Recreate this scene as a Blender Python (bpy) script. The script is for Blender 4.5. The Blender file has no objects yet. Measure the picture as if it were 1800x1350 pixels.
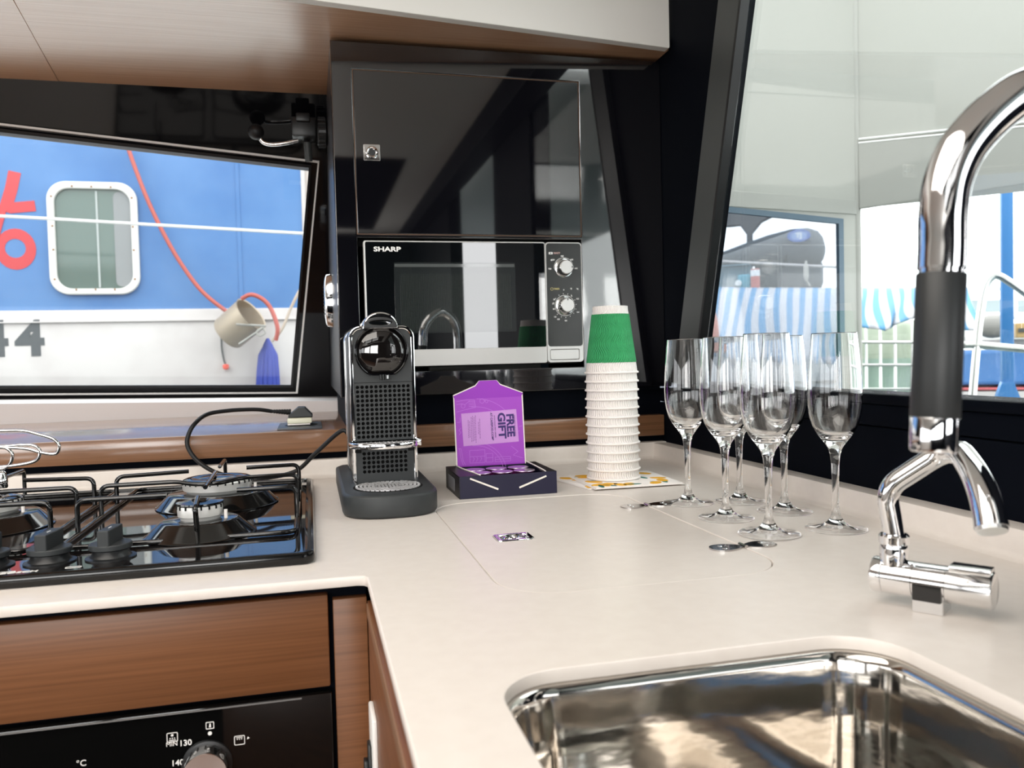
import bpy, bmesh, math, random
from mathutils import Matrix, Vector
random.seed(7)
S = bpy.context.scene
COL = S.collection
pi = math.pi

# ---------------------------------------------------------------- camera, sky, lights, exposure
cam_d = bpy.data.cameras.new('camera')
cam = bpy.data.objects.new('camera', cam_d)
COL.objects.link(cam)
cam_d.sensor_fit = 'HORIZONTAL'
cam_d.sensor_width = 36.0
cam_d.lens = 28.747
cam_d.clip_start = 0.02
cam_d.clip_end = 300
cam_d.dof.use_dof = True
cam_d.dof.focus_distance = 1.2
cam_d.dof.aperture_fstop = 8.0
cam.matrix_world = Matrix(((0.970577, 0.032666, -0.238566, 0.000000), (-0.239468, 0.027170, -0.970524, 0.000000), (-0.025221, 0.999097, 0.034193, 0.225000), (0.000000, 0.000000, 0.000000, 1.000000)))
S.camera = cam

W = bpy.data.worlds.new('overcast_sky')
S.world = W
W.use_nodes = True
nt = W.node_tree
bg = nt.nodes['Background']
tc = nt.nodes.new('ShaderNodeTexCoord')
sep = nt.nodes.new('ShaderNodeSeparateXYZ')
ramp = nt.nodes.new('ShaderNodeValToRGB')
ramp.color_ramp.elements[0].position = 0.42
ramp.color_ramp.elements[0].color = (0.55, 0.58, 0.60, 1)
ramp.color_ramp.elements[1].position = 0.52
ramp.color_ramp.elements[1].color = (0.98, 0.99, 1.0, 1)
mp = nt.nodes.new('ShaderNodeMapRange')
mp.inputs['From Min'].default_value = -1
mp.inputs['From Max'].default_value = 1
nt.links.new(tc.outputs['Generated'], sep.inputs[0])
nt.links.new(sep.outputs['Z'], mp.inputs['Value'])
nt.links.new(mp.outputs[0], ramp.inputs[0])
nt.links.new(ramp.outputs[0], bg.inputs['Color'])
bg.inputs['Strength'].default_value = 4.4

def area(name, loc, rot, sx, sy, power, color=(1, 1, 1)):
    l = bpy.data.lights.new(name, 'AREA')
    l.shape = 'RECTANGLE'
    l.size = sx
    l.size_y = sy
    l.energy = power
    l.color = color
    o = bpy.data.objects.new(name, l)
    o.location = loc
    o.rotation_euler = rot
    COL.objects.link(o)
    return o
# added fill lamp under the ceiling, out of view, to brighten the worktop
area('worktop_fill_light', (-0.68, 0.05, 1.115), (0, 0, 0), 1.4, 1.6, 33, (1.0, 0.945, 0.87))
# added fill lamps at the far-side windows, tilted up to brighten the fascia
area('fascia_fill_light', (-1.33, -2.70, 0.48), (math.radians(110), 0, 0), 1.15, 0.72, 26, (1.0, 0.98, 0.95))
area('fascia_fill_light', (-0.24, -2.70, 0.48), (math.radians(110), 0, 0), 0.72, 0.72, 18, (1.0, 0.98, 0.95))

S.view_settings.view_transform = 'Standard'
S.view_settings.look = 'None'
S.view_settings.gamma = 1.0
S.view_settings.use_curve_mapping = False
S.view_settings.exposure = 0.0
try:
    S.cycles.use_denoising = True
    S.cycles.max_bounces = 16
    S.cycles.transmission_bounces = 14
    S.cycles.transparent_max_bounces = 16
    S.cycles.glossy_bounces = 8
    S.cycles.diffuse_bounces = 5
    S.cycles.sample_clamp_indirect = 6.0
except Exception:
    pass

# ---------------------------------------------------------------- materials
def mat(name, color, rough=0.5, metal=0.0, ior=1.45, trans=0.0, coat=0.0, spec=0.5):
    m = bpy.data.materials.new(name)
    m.use_nodes = True
    p = m.node_tree.nodes['Principled BSDF']
    p.inputs['Base Color'].default_value = (*color, 1)
    p.inputs['Roughness'].default_value = rough
    p.inputs['Metallic'].default_value = metal
    p.inputs['IOR'].default_value = ior
    p.inputs['Transmission Weight'].default_value = trans
    p.inputs['Coat Weight'].default_value = coat
    p.inputs['Coat Roughness'].default_value = 0.05
    p.inputs['Specular IOR Level'].default_value = spec
    return m

def N(m, t, **kw):
    n = m.node_tree.nodes.new(t)
    for k, v in kw.items():
        setattr(n, k, v)
    return n

def L(m, a, b):
    m.node_tree.links.new(a, b)

def P(m):
    return m.node_tree.nodes['Principled BSDF']

def noise_color(m, c1, c2, scale=(1, 1, 1), nscale=5.0, detail=6.0, lo=0.35, hi=0.65, rough=None):
    t = N(m, 'ShaderNodeTexCoord')
    mp = N(m, 'ShaderNodeMapping')
    mp.inputs['Scale'].default_value = scale
    n = N(m, 'ShaderNodeTexNoise')
    n.inputs['Scale'].default_value = nscale
    n.inputs['Detail'].default_value = detail
    r = N(m, 'ShaderNodeValToRGB')
    r.color_ramp.elements[0].position = lo
    r.color_ramp.elements[1].position = hi
    r.color_ramp.elements[0].color = (*c1, 1)
    r.color_ramp.elements[1].color = (*c2, 1)
    L(m, t.outputs['Object'], mp.inputs[0])
    L(m, mp.outputs[0], n.inputs['Vector'])
    L(m, n.outputs['Fac'], r.inputs[0])
    L(m, r.outputs[0], P(m).inputs['Base Color'])
    return n, r

def bump(m, src, strength=0.2, dist=0.001):
    b = N(m, 'ShaderNodeBump')
    b.inputs['Strength'].default_value = strength
    b.inputs['Distance'].default_value = dist
    L(m, src, b.inputs['Height'])
    L(m, b.outputs[0], P(m).inputs['Normal'])
    return b

def wood(name, c1, c2, scale, rough=0.32, coat=0.0):
    m = mat(name, c1, rough, coat=coat)
    n, r = noise_color(m, c1, c2, scale, 4.0, 8.0, 0.3, 0.7)
    n.inputs['Distortion'].default_value = 0.25
    bump(m, n.outputs['Fac'], 0.08, 0.0006)
    return m

M = {}
M['side_gloss'] = mat('grey_black_satin', (0.03, 0.03, 0.033), 0.32)
M['oven_glass'] = mat('oven_black_glass', (0.003, 0.003, 0.003), 0.04, ior=1.45)
M['trim_white'] = mat('pale_trim', (0.80, 0.79, 0.77), 0.3)
M['counter'] = mat('solid_surface', (0.74, 0.685, 0.635), 0.32)
n_, r_ = noise_color(M['counter'], (0.735, 0.678, 0.628), (0.760, 0.705, 0.655), (1, 1, 1), 60.0, 3.0)
M['lacquer'] = mat('black_lacquer', (0.004, 0.004, 0.006), 0.035, ior=2.1)
ln = N(M['lacquer'], 'ShaderNodeTexNoise')
ln.inputs['Scale'].default_value = 9.0
ln.inputs['Detail'].default_value = 1.0
bump(M['lacquer'], ln.outputs['Fac'], 0.06, 0.004)
M['lacquer_flat'] = mat('black_gloss_panel', (0.003, 0.003, 0.004), 0.06, ior=1.42)
M['satin'] = mat('black_satin', (0.0025, 0.0035, 0.0065), 0.6, spec=0.04)
M['charcoal'] = mat('charcoal_satin', (0.045, 0.05, 0.05), 0.4)
M['rubber'] = mat('black_rubber', (0.006, 0.006, 0.007), 0.5)
M['black_plastic'] = mat('black_plastic', (0.012, 0.013, 0.014), 0.38)
M['grey_plastic'] = mat('dark_grey_plastic', (0.030, 0.034, 0.036), 0.5)
M['enamel'] = mat('black_enamel', (0.004, 0.004, 0.004), 0.09, ior=1.6)
M['hob_rim'] = mat('hob_rim_black', (0.004, 0.004, 0.004), 0.12, ior=1.42)
M['burner_alu'] = mat('burner_aluminium', (0.80, 0.80, 0.78), 0.38, 0.45)
M['wire_chrome'] = mat('wire_chrome', (0.62, 0.60, 0.58), 0.06, 1.0)
M['hob_glass'] = mat('hob_black_gloss', (0.006, 0.005, 0.005), 0.03, ior=1.75)
M['mw_glass'] = mat('microwave_glass', (0.004, 0.005, 0.006), 0.015, ior=2.35)
M['void'] = mat('dark_hollow', (0.002, 0.002, 0.002), 0.9)
M['white'] = mat('white_paint', (0.84, 0.84, 0.82), 0.4)
M['fascia'] = mat('white_liner', (0.90, 0.89, 0.855), 0.45)
M['riser'] = mat('pale_grey_liner', (0.66, 0.63, 0.63), 0.5)
M['chrome'] = mat('chrome', (0.86, 0.86, 0.87), 0.05, 1.0)
M['chrome_soft'] = mat('satin_chrome', (0.78, 0.78, 0.78), 0.16, 1.0)
M['alu'] = mat('aluminium', (0.82, 0.82, 0.80), 0.32, 1.0)
M['silver'] = mat('silver_paint', (0.62, 0.62, 0.61), 0.35, 0.3)
M['steel'] = mat('polished_steel', (0.62, 0.59, 0.55), 0.09, 1.0)
sn = N(M['steel'], 'ShaderNodeTexNoise')
sn.inputs['Scale'].default_value = 7.0
sn.inputs['Detail'].default_value = 2.5
bump(M['steel'], sn.outputs['Fac'], 0.06, 0.006)
M['grate'] = mat('grate_steel', (0.78, 0.77, 0.78), 0.3, 0.5)
M['steel_flat'] = mat('brushed_steel', (0.55, 0.53, 0.52), 0.12, 1.0)
M['wood_x'] = wood('walnut_veneer', (0.135, 0.054, 0.020), (0.215, 0.090, 0.037), (1.0, 70, 70), 0.36)
M['wood_ledge'] = wood('walnut_ledge', (0.165, 0.075, 0.033), (0.27, 0.130, 0.064), (0.8, 80, 80), 0.45, coat=1.0)
P(M['wood_ledge']).inputs['Coat Roughness'].default_value = 0.14
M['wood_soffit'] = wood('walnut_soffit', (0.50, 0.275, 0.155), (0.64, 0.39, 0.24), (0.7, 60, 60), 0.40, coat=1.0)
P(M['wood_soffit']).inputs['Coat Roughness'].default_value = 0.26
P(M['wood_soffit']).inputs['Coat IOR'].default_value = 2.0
M['wood_y'] = wood('walnut_side', (0.16, 0.060, 0.025), (0.25, 0.105, 0.046), (30, 1.6, 30), 0.4)
M['wood_edge'] = mat('walnut_edge', (0.30, 0.17, 0.10), 0.35)
M['paper'] = mat('white_paper', (0.86, 0.82, 0.79), 0.75)
M['card_edge'] = mat('cream_card', (0.85, 0.80, 0.74), 0.8)
M['navy'] = mat('navy_card', (0.011, 0.010, 0.035), 0.42)
M['black_card'] = mat('black_card', (0.006, 0.006, 0.010), 0.4)
M['purple'] = mat('purple_card', (0.30, 0.036, 0.48), 0.5)
M['purple_l'] = mat('lilac_print', (0.50, 0.17, 0.66), 0.5)
M['lilac'] = mat('pale_lilac_label', (0.58, 0.29, 0.68), 0.55)
M['ink'] = mat('indigo_ink', (0.045, 0.022, 0.15), 0.6)
M['plum'] = mat('plum_plastic', (0.07, 0.004, 0.055), 0.35)
M['foil'] = mat('foil_lid', (0.62, 0.55, 0.66), 0.3, 0.85)
M['cream'] = mat('cream_plastic', (0.74, 0.73, 0.58), 0.4)
M['print'] = mat('white_print', (0.90, 0.90, 0.88), 0.5)
M['print_y'] = mat('yellow_print', (0.60, 0.52, 0.22), 0.5)
M['print_r'] = mat('rose_print', (0.70, 0.45, 0.42), 0.5)
M['leaf'] = mat('green_print', (0.02, 0.16, 0.12), 0.7)
M['lemon'] = mat('lemon_print', (0.80, 0.42, 0.03), 0.7)
M['greyleaf'] = mat('grey_print', (0.42, 0.43, 0.40), 0.7)

# thin window glass: clear sheet with fresnel reflection
def sheet_glass(name, tint, refl=1.0):
    m = bpy.data.materials.new(name)
    m.use_nodes = True
    t = m.node_tree
    t.nodes.remove(t.nodes['Principled BSDF'])
    out = [n for n in t.nodes if n.type == 'OUTPUT_MATERIAL'][0]
    tr = t.nodes.new('ShaderNodeBsdfTransparent')
    tr.inputs[0].default_value = (*tint, 1)
    gl = t.nodes.new('ShaderNodeBsdfGlossy')
    gl.inputs['Roughness'].default_value = 0.01
    gl.inputs['Color'].default_value = (refl, refl, refl, 1)
    fr = t.nodes.new('ShaderNodeFresnel')
    ge = t.nodes.new('ShaderNodeNewGeometry')      # same reflection from either face of the sheet
    io = t.nodes.new('ShaderNodeMapRange')
    io.inputs['To Min'].default_value = 1.45
    io.inputs['To Max'].default_value = 1 / 1.45
    t.links.new(ge.outputs['Backfacing'], io.inputs['Value'])
    t.links.new(io.outputs[0], fr.inputs[0])
    mx = t.nodes.new('ShaderNodeMixShader')
    t.links.new(fr.outputs[0], mx.inputs[0])
    t.links.new(tr.outputs[0], mx.inputs[1])
    t.links.new(gl.outputs[0], mx.inputs[2])
    t.links.new(mx.outputs[0], out.inputs[0])
    return m
M['pane'] = sheet_glass('window_glass', (0.95, 0.975, 0.965))
M['pane_tint'] = sheet_glass('clear_vinyl', (0.64, 0.67, 0.72))
M['porthole'] = mat('porthole_glass', (0.10, 0.14, 0.13), 0.08)
M['wine'] = mat('clear_glass', (1, 1, 1), 0.0, ior=1.46, trans=1.0)

# corrugated paper: waves run round the cup, drawn as relief
def corrugated(name, color, waves=70, amp=0.35, strength=0.6):
    m = mat(name, color, 0.75)
    t = N(m, 'ShaderNodeTexCoord')
    s = N(m, 'ShaderNodeSeparateXYZ')
    L(m, t.outputs['Object'], s.inputs[0])
    a = N(m, 'ShaderNodeMath', operation='ARCTAN2')
    L(m, s.outputs['Y'], a.inputs[0])
    L(m, s.outputs['X'], a.inputs[1])
    z = N(m, 'ShaderNodeMath', operation='MULTIPLY')
    z.inputs[1].default_value = 150.0
    L(m, s.outputs['Z'], z.inputs[0])
    sz = N(m, 'ShaderNodeMath', operation='SINE')
    L(m, z.outputs[0], sz.inputs[0])
    k = N(m, 'ShaderNodeMath', operation='MULTIPLY')
    k.inputs[1].default_value = amp * 0.3
    L(m, sz.outputs[0], k.inputs[0])
    ad = N(m, 'ShaderNodeMath', operation='ADD')
    L(m, a.outputs[0], ad.inputs[0])
    L(m, k.outputs[0], ad.inputs[1])
    f = N(m, 'ShaderNodeMath', operation='MULTIPLY')
    f.inputs[1].default_value = waves
    L(m, ad.outputs[0], f.inputs[0])
    sn = N(m, 'ShaderNodeMath', operation='SINE')
    L(m, f.outputs[0], sn.inputs[0])
    bump(m, sn.outputs[0], strength, 0.0025)
    return m
M['cup_white'] = corrugated('corrugated_white_paper', (0.86, 0.82, 0.79), 64, 0.35, 0.5)
M['cup_green'] = corrugated('corrugated_green_paper', (0.055, 0.53, 0.185), 64, 0.35, 1.0)

# ---------------------------------------------------------------- helpers
ORIG = {}
def thing(name, label, cat, loc=(0, 0, 0), group=None):
    o = bpy.data.objects.new(name, None)
    o.empty_display_size = 0.02
    o.location = loc
    COL.objects.link(o)
    o['label'] = label
    o['category'] = cat
    if group:
        o['group'] = group
    ORIG[o] = Vector(loc)
    return o

def tag(o, label, cat, group=None):
    o['label'] = label
    o['category'] = cat
    if group:
        o['group'] = group
    return o

def struct(o):
    o['kind'] = 'structure'
    return o

def link(name, me, m, parent=None, smooth=False, origin=None):
    """mesh given in world coordinates; the object's origin goes to its thing's base"""
    if parent is not None:
        org = ORIG[parent]
    else:
        org = Vector(origin) if origin is not None else Vector((0, 0, 0))
    me.transform(Matrix.Translation(-org))
    o = bpy.data.objects.new(name, me)
    COL.objects.link(o)
    if parent is not None:
        o.parent = parent
        if parent.type != 'EMPTY':
            pass
        ORIG[o] = org
    else:
        o.location = org
        ORIG[o] = org
    if m is not None:
        me.materials.clear()
        me.materials.append(m)
    if smooth:
        for p in me.polygons:
            p.use_smooth = True
        try:
            me.set_sharp_from_angle(angle=math.radians(smooth if smooth is not True else 40))
        except Exception:
            pass
    return o

def obj(name, bm, m, parent=None, smooth=False, origin=None):
    me = bpy.data.meshes.new(name)
    bm.normal_update()
    bm.to_mesh(me)
    bm.free()
    return link(name, me, m, parent, smooth, origin)

def BM():
    return bmesh.new()

def box(bm, lo, hi, bevel=0.0, seg=2, mtx=None):
    lo = Vector(lo)
    hi = Vector(hi)
    r = bmesh.ops.create_cube(bm, size=1.0)
    vs = r['verts']
    c = (lo + hi) / 2
    d = hi - lo
    for v in vs:
        v.co = Vector((v.co.x * d.x, v.co.y * d.y, v.co.z * d.z)) + c
    if bevel > 0:
        es = list({e for v in vs for e in v.link_edges})
        rb = bmesh.ops.bevel(bm, geom=es, offset=bevel, segments=seg, affect='EDGES', profile=0.5)
        vs = list({v for f in rb['faces'] for v in f.verts} | {v for v in vs if v.is_valid})
    if mtx is not None:
        for v in vs:
            v.co = mtx @ v.co
    return vs

def basis(axis):
    w = Vector(axis).normalized()
    u = w.orthogonal().normalized()
    return u, w.cross(u), w

def ring(bm, c, u, v, r, n, r2=None):
    r2 = r if r2 is None else r2
    return [bm.verts.new(Vector(c) + u * (math.cos(2 * pi * i / n) * r) + v * (math.sin(2 * pi * i / n) * r2)) for i in range(n)]

def bridge(bm, a, b):
    n = len(a)
    for i in range(n):
        bm.faces.new((a[i], a[(i + 1) % n], b[(i + 1) % n], b[i]))

def lathe(bm, prof, c=(0, 0, 0), axis=(0, 0, 1), n=32, cap0=True, cap1=True):
    """prof: (radius, height) list along axis"""
    u, v, w = basis(axis)
    if tuple(axis) == (0, 0, 1):
        u, v, w = Vector((1, 0, 0)), Vector((0, 1, 0)), Vector((0, 0, 1))
    c = Vector(c)
    rs = []
    for r, h in prof:
        rs.append(ring(bm, c + w * h, u, v, max(r, 1e-5), n))
    for a, b in zip(rs, rs[1:]):
        bridge(bm, a, b)
    if cap0:
        bm.faces.new(list(reversed(rs[0])))
    if cap1:
        bm.faces.new(rs[-1])
    return rs

def cyl(bm, a, b, r0, r1=None, n=24):
    a = Vector(a)
    b = Vector(b)
    r1 = r0 if r1 is None else r1
    u, v, w = basis(b - a)
    A = ring(bm, a, u, v, r0, n)
    B = ring(bm, b, u, v, r1, n)
    bridge(bm, A, B)
    bm.faces.new(list(reversed(A)))
    bm.faces.new(B)

def catmull(pts, k=8):
    pts = [Vector(p) for p in pts]
    out = []
    n = len(pts)
    for i in range(n - 1):
        p0 = pts[max(i - 1, 0)]
        p1 = pts[i]
        p2 = pts[i + 1]
        p3 = pts[min(i + 2, n - 1)]
        for j in range(k):
            t = j / k
            out.append(0.5 * ((2 * p1) + (p2 - p0) * t + (2 * p0 - 5 * p1 + 4 * p2 - p3) * t * t + (3 * p1 - p0 - 3 * p2 + p3) * t ** 3))
    out.append(pts[-1])
    return out

def fillet(pts, r, k=6):
    """polyline with rounded corners"""
    pts = [Vector(p) for p in pts]
    out = [pts[0]]
    for i in range(1, len(pts) - 1):
        a, b, c = pts[i - 1], pts[i], pts[i + 1]
        d1 = (a - b)
        d2 = (c - b)
        t = min(r, d1.length * 0.48, d2.length * 0.48)
        s = b + d1.normalized() * t
        e = b + d2.normalized() * t
        for j in range(k + 1):
            f = j / k
            out.append((1 - f) ** 2 * s + 2 * f * (1 - f) * b + f * f * e)
    out.append(pts[-1])
    return out

def tube(bm, pts, r, n=10, closed=False):
    pts = [Vector(p) for p in pts]
    m = len(pts)
    rad = r if isinstance(r, (list, tuple)) else [r] * m
    tang = []
    for i in range(m):
        if closed:
            t = pts[(i + 1) % m] - pts[(i - 1) % m]
        else:
            t = pts[min(i + 1, m - 1)] - pts[max(i - 1, 0)]
        tang.append(t.normalized())
    u = tang[0].orthogonal().normalized()
    rings = []
    for i in range(m):
        w = tang[i]
        u = (u - w * u.dot(w))
        u = u.normalized() if u.length > 1e-6 else w.orthogonal().normalized()
        rings.append(ring(bm, pts[i], u, w.cross(u), rad[i], n))
    for a, b in zip(rings, rings[1:]):
        bridge(bm, a, b)
    if closed:
        a, b = rings[-1], rings[0]
        best = min(range(n), key=lambda k: sum((a[i].co - b[(i + k) % n].co).length for i in range(n)))
        bb = [b[(i + best) % n] for i in range(n)]
        bridge(bm, a, bb)
    else:
        bm.faces.new(list(reversed(rings[0])))
        bm.faces.new(rings[-1])

def rrect(x0, y0, x1, y1, r, k=6):
    out = []
    for cx, cy, a0 in ((x1 - r, y1 - r, 0), (x0 + r, y1 - r, 90), (x0 + r, y0 + r, 180), (x1 - r, y0 + r, 270)):
        for j in range(k + 1):
            a = math.radians(a0 + 90 * j / k)
            out.append((cx + r * math.cos(a), cy + r * math.sin(a)))
    return out

def circ(cx, cy, r, n=24, ry=None):
    ry = r if ry is None else ry
    return [(cx + r * math.cos(2 * pi * i / n), cy + ry * math.sin(2 * pi * i / n)) for i in range(n)]

def prism(outlines, z0, z1, bevel=0.0, mtx=None):
    """solid from 2-D outlines (first outer, others holes); local z from z0 to z1; returns a mesh"""
    c = bpy.data.curves.new('outline', 'CURVE')
    c.dimensions = '2D'
    c.fill_mode = 'BOTH'
    c.extrude = max((z1 - z0) / 2 - bevel, 0)
    c.bevel_depth = bevel
    c.bevel_resolution = 1
    c.offset = -bevel
    for pts in outlines:
        s = c.splines.new('POLY')
        s.points.add(len(pts) - 1)
        for p, q in zip(s.points, pts):
            p.co = (q[0], q[1], 0, 1)
        s.use_cyclic_u = True
    o = bpy.data.objects.new('outline', c)
    me = bpy.data.meshes.new_from_object(o)
    bpy.data.objects.remove(o)
    bpy.data.curves.remove(c)
    me.transform(Matrix.Translation((0, 0, (z0 + z1) / 2)))
    if mtx is not None:
        me.transform(mtx)
        if mtx.determinant() < 0:
            me.flip_normals()
    return me

def frame3(o, x, y):
    x = Vector(x).normalized()
    y = Vector(y)
    z = x.cross(y).normalized()
    y = z.cross(x)
    m = Matrix((x, y, z)).transposed().to_4x4()
    m.translation = Vector(o)
    return m
XZ = lambda y: frame3((0, y, 0), (1, 0, 0), (0, 0, 1))      # local z points to -Y (towards the viewer)
YZ = lambda x: frame3((x, 0, 0), (0, -1, 0), (0, 0, 1))     # local x = -Y, local z points to -X
def join(*mes):
    bm = bmesh.new()
    for me in mes:
        bm.from_mesh(me)
        bpy.data.meshes.remove(me)
    return bm

def text(name, body, size, mtx, m, parent, bold=0.0, align='CENTER', depth=0.0002, shear=0.0, sx=1.0):
    c = bpy.data.curves.new('text', 'FONT')
    c.body = body
    c.size = size
    c.align_x = align
    c.align_y = 'CENTER'
    c.extrude = depth
    c.offset = bold
    c.shear = shear
    c.resolution_u = 3
    o = bpy.data.objects.new('text', c)
    me = bpy.data.meshes.new_from_object(o)
    bpy.data.objects.remove(o)
    bpy.data.curves.remove(c)
    me.transform(mtx @ Matrix.Diagonal((sx, 1, 1, 1)))
    return link(name, me, m, parent)

def copy_tree(o, parent=None):
    c = o.copy()
    COL.objects.link(c)
    if parent is not None:
        c.parent = parent
    for ch in list(o.children):
        copy_tree(ch, c)
    return c

# ---------------------------------------------------------------- the cabin shell
def lean(me):                       # the hull-side wall leans inboard towards its top
    for v in me.vertices:
        v.co.y += 2.45 - 0.68 * (v.co.z - 0.15)
    return me

bm = BM(); box(bm, (-4.2, -2.8, -0.95), (0.8, 2.7, -0.9))
struct(obj('floor', bm, M['wood_x']))
bm = BM(); box(bm, (-4.2, -2.8, 1.13), (0.82, 1.62, 1.17))
struct(obj('ceiling', bm, M['fascia']))
# hull-side wall with the raked window
win = [(0.0184, 0.7030), (-1.6, 0.8270), (-1.6, 0.197), (-0.051, 0.150)]
me = prism([[(-4.2, 0.05), (0.8, 0.05), (0.8, 0.90), (-4.2, 0.90)], win, ], -0.05, 0.0, 0.0, XZ(0))
o = struct(link('wall_left', lean(me), M['lacquer_flat']))
w1 = thing('window_1', 'raked side window in the black wall facing the blue boat', 'window', (-0.4, 2.4, 0.15))
struct(w1)
me = prism([win], -0.022, -0.018, 0.0, XZ(0))
link('pane', lean(me), M['pane'], w1)
to = [(0.0375, 0.7125), (-1.61, 0.8390), (-1.61, 0.178), (-0.0385, 0.1315)]
ti = [(0.0335, 0.7085), (-1.606, 0.8348), (-1.606, 0.183), (-0.0435, 0.1365)]
link('trim_strip', lean(prism([to, ti], 0.0, 0.004, 0.0, XZ(0))), M['trim_white'], w1)
wi = [(0.0120, 0.6970), (-1.592, 0.8195), (-1.592, 0.205), (-0.057, 0.1575)]
link('rubber_seal', lean(prism([win, wi], -0.03, 0.006, 0.0, XZ(0))), M['rubber'], w1)

bm = BM(); box(bm, (-4.2, 2.2, 0.09), (0.7, 2.6, 0.118))
vs = [v for v in bm.verts if v.co.z > 0.1]
for v in vs:
    v.co.z = 0.1205 - 0.0285 * (v.co.x - 0.0)
o = struct(obj('baseboard_left', bm, M['riser']))
bm = BM(); box(bm, (-4.2, 1.62, 0.0475), (0.732, 2.205, 0.0915), 0.0015)
struct(obj('trim_1', bm, M['wood_ledge'], smooth=30))
bm = BM(); box(bm, (-4.2, 1.64, -0.9), (0.735, 2.2, 0.0475))
struct(obj('wall_back', bm, M['satin']))

# unseen white deck added below the side window to bounce light onto the soffit
bm = BM(); box(bm, (-4.2, 2.62, -0.02), (1.2, 3.85, 0.05), 0.02)
struct(obj('bounce_deck', bm, M['white'], smooth=30))
# timber soffit in two veneer panels
def fy(x):
    return 1.4604 + 0.138 * (x - 0.0437)
def seam(y, g=0.0):
    return -0.4684 - (y - 1.5552) * 0.101 + g
so = thing('ceiling_soffit', 'walnut veneer soffit above the side window and tall cabinet', 'ceiling', (-0.5, 1.7, 0.846))
struct(so)
link('veneer_panel', prism([[(seam(2.1, 0.0004), 2.1), (seam(1.38, 0.0004), fy(seam(1.38)) + 0.02), (0.74, fy(0.74) + 0.02), (0.74, 2.1)]], 0.846, 0.87, 0.0006), M['wood_soffit'], so)
link('veneer_panel', prism([[(-4.2, 2.1), (-4.2, fy(-4.2) + 0.02), (seam(1.38, -0.0004), fy(seam(1.38)) + 0.02), (seam(2.1, -0.0004), 2.1)]], 0.846, 0.87, 0.0006), M['wood_soffit'], so)
bm = BM()
me = prism([[(-4.2, fy(-4.2)), (0.7296, fy(0.7296)), (0.7296, fy(0.7296) + 0.022), (-4.2, fy(-4.2) + 0.022)]], 0.842, 1.13, 0.003)
struct(link('ceiling_fascia', me, M['fascia'], smooth=30))

# aft wall (to the right) with its big window
bm = BM(); box(bm, (0.735, -2.8, -0.9), (0.80, 1.66, 0.117), 0.001)
struct(obj('wall_right', bm, M['satin']))
bm = BM(); box(bm, (0.735, -2.8, 0.119), (0.80, 1.66, 0.1475), 0.001)
struct(obj('trim_2', bm, M['satin']))
bm = BM(); box(bm, (0.729, -2.8, 0.1485), (0.80, 1.56, 0.162), 0.0025)
struct(obj('trim_3', bm, M['satin'], smooth=30))
po = lambda z: 1.2634 + (0.8159 - z) * 0.3044
pi1 = lambda z: 1.3386 + (0.8476 - z) * 0.307
def yz(pts):
    return [(-y, z) for y, z in pts]
me = prism([yz([(po(0.16), 0.16), (pi1(0.16), 0.16), (pi1(1.13), 1.13), (po(1.13), 1.13)])], -0.003, 0.012, 0.001, YZ(0.735))
struct(link('wall_post', me, M['charcoal'], smooth=30))
me = prism([yz([(pi1(0.16) + 0.001, 0.16), (1.9, 0.16), (1.9, 1.13), (pi1(1.13) + 0.001, 1.13)])], -0.06, 0.0, 0.0, YZ(0.737))
struct(link('wall_right', me, M['satin']))
bm = BM(); box(bm, (0.73, 0.03, 0.162), (0.80, 0.60, 1.13), 0.004)
struct(obj('wall_mullion', bm, M['satin']))
bm = BM(); box(bm, (0.735, -2.8, 0.1475), (0.80, -1.05, 1.13))
struct(obj('wall_right', bm, M['satin']))
w2 = thing('window_2', 'large aft window over the worktop beside the slanted black post', 'window', (0.745, 1.0, 0.162))
struct(w2)
wp = [(0.60, 0.162), (po(0.162), 0.162), (po(1.13), 1.13), (0.60, 1.13)]
link('pane', prism([yz(wp)], -0.0075, -0.0035, 0.0, YZ(0.735)), M['pane'], w2)
me = prism([yz([(po(0.162) - 0.006, 0.162), (po(0.162) + 0.002, 0.162), (po(1.13) + 0.002, 1.13), (po(1.13) - 0.006, 1.13)])], -0.003, 0.013, 0.0, YZ(0.735))
link('rubber_seal', me, M['rubber'], w2)

# far side of the saloon, behind the photographer
me = prism([[(-4.2, -0.9), (0.8, -0.9), (0.8, 1.13), (-4.2, 1.13)],
            [(-3.8, 0.1), (-2.1, 0.1), (-2.1, 0.85), (-3.8, 0.85)],
            [(-1.9, 0.1), (-0.75, 0.1), (-0.75, 0.85), (-1.9, 0.85)],
            [(-0.6, 0.1), (0.12, 0.1), (0.12, 0.85), (-0.6, 0.85)]], -0.05, 0.0, 0.0, XZ(-2.8))
struct(link('wall_front', me, M['satin']))
bm = BM(); box(bm, (0.64, -2.8, 1.03), (0.735, 1.20, 1.13), 0.004)
struct(obj('trim_4', bm, M['satin']))
bm = BM(); box(bm, (-1.2, -2.5, 1.122), (0.45, -0.5, 1.1295), 0.002)
struct(obj('ceiling_panel', bm, M['lacquer_flat']))
me = prism([yz([(-2.8, -0.9), (2.6, -0.9), (2.6, 1.13), (-2.8, 1.13)]),
            yz([(-2.4, 0.0), (-0.4, 0.0), (-0.4, 0.85), (-2.4, 0.85)]),
            yz([(-0.2, 0.0), (1.5, 0.0), (1.5, 0.85), (-0.2, 0.85)])], -0.05, 0.0, 0.0, YZ(-4.2))
struct(link('wall_side', me, M['fascia']))

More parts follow.
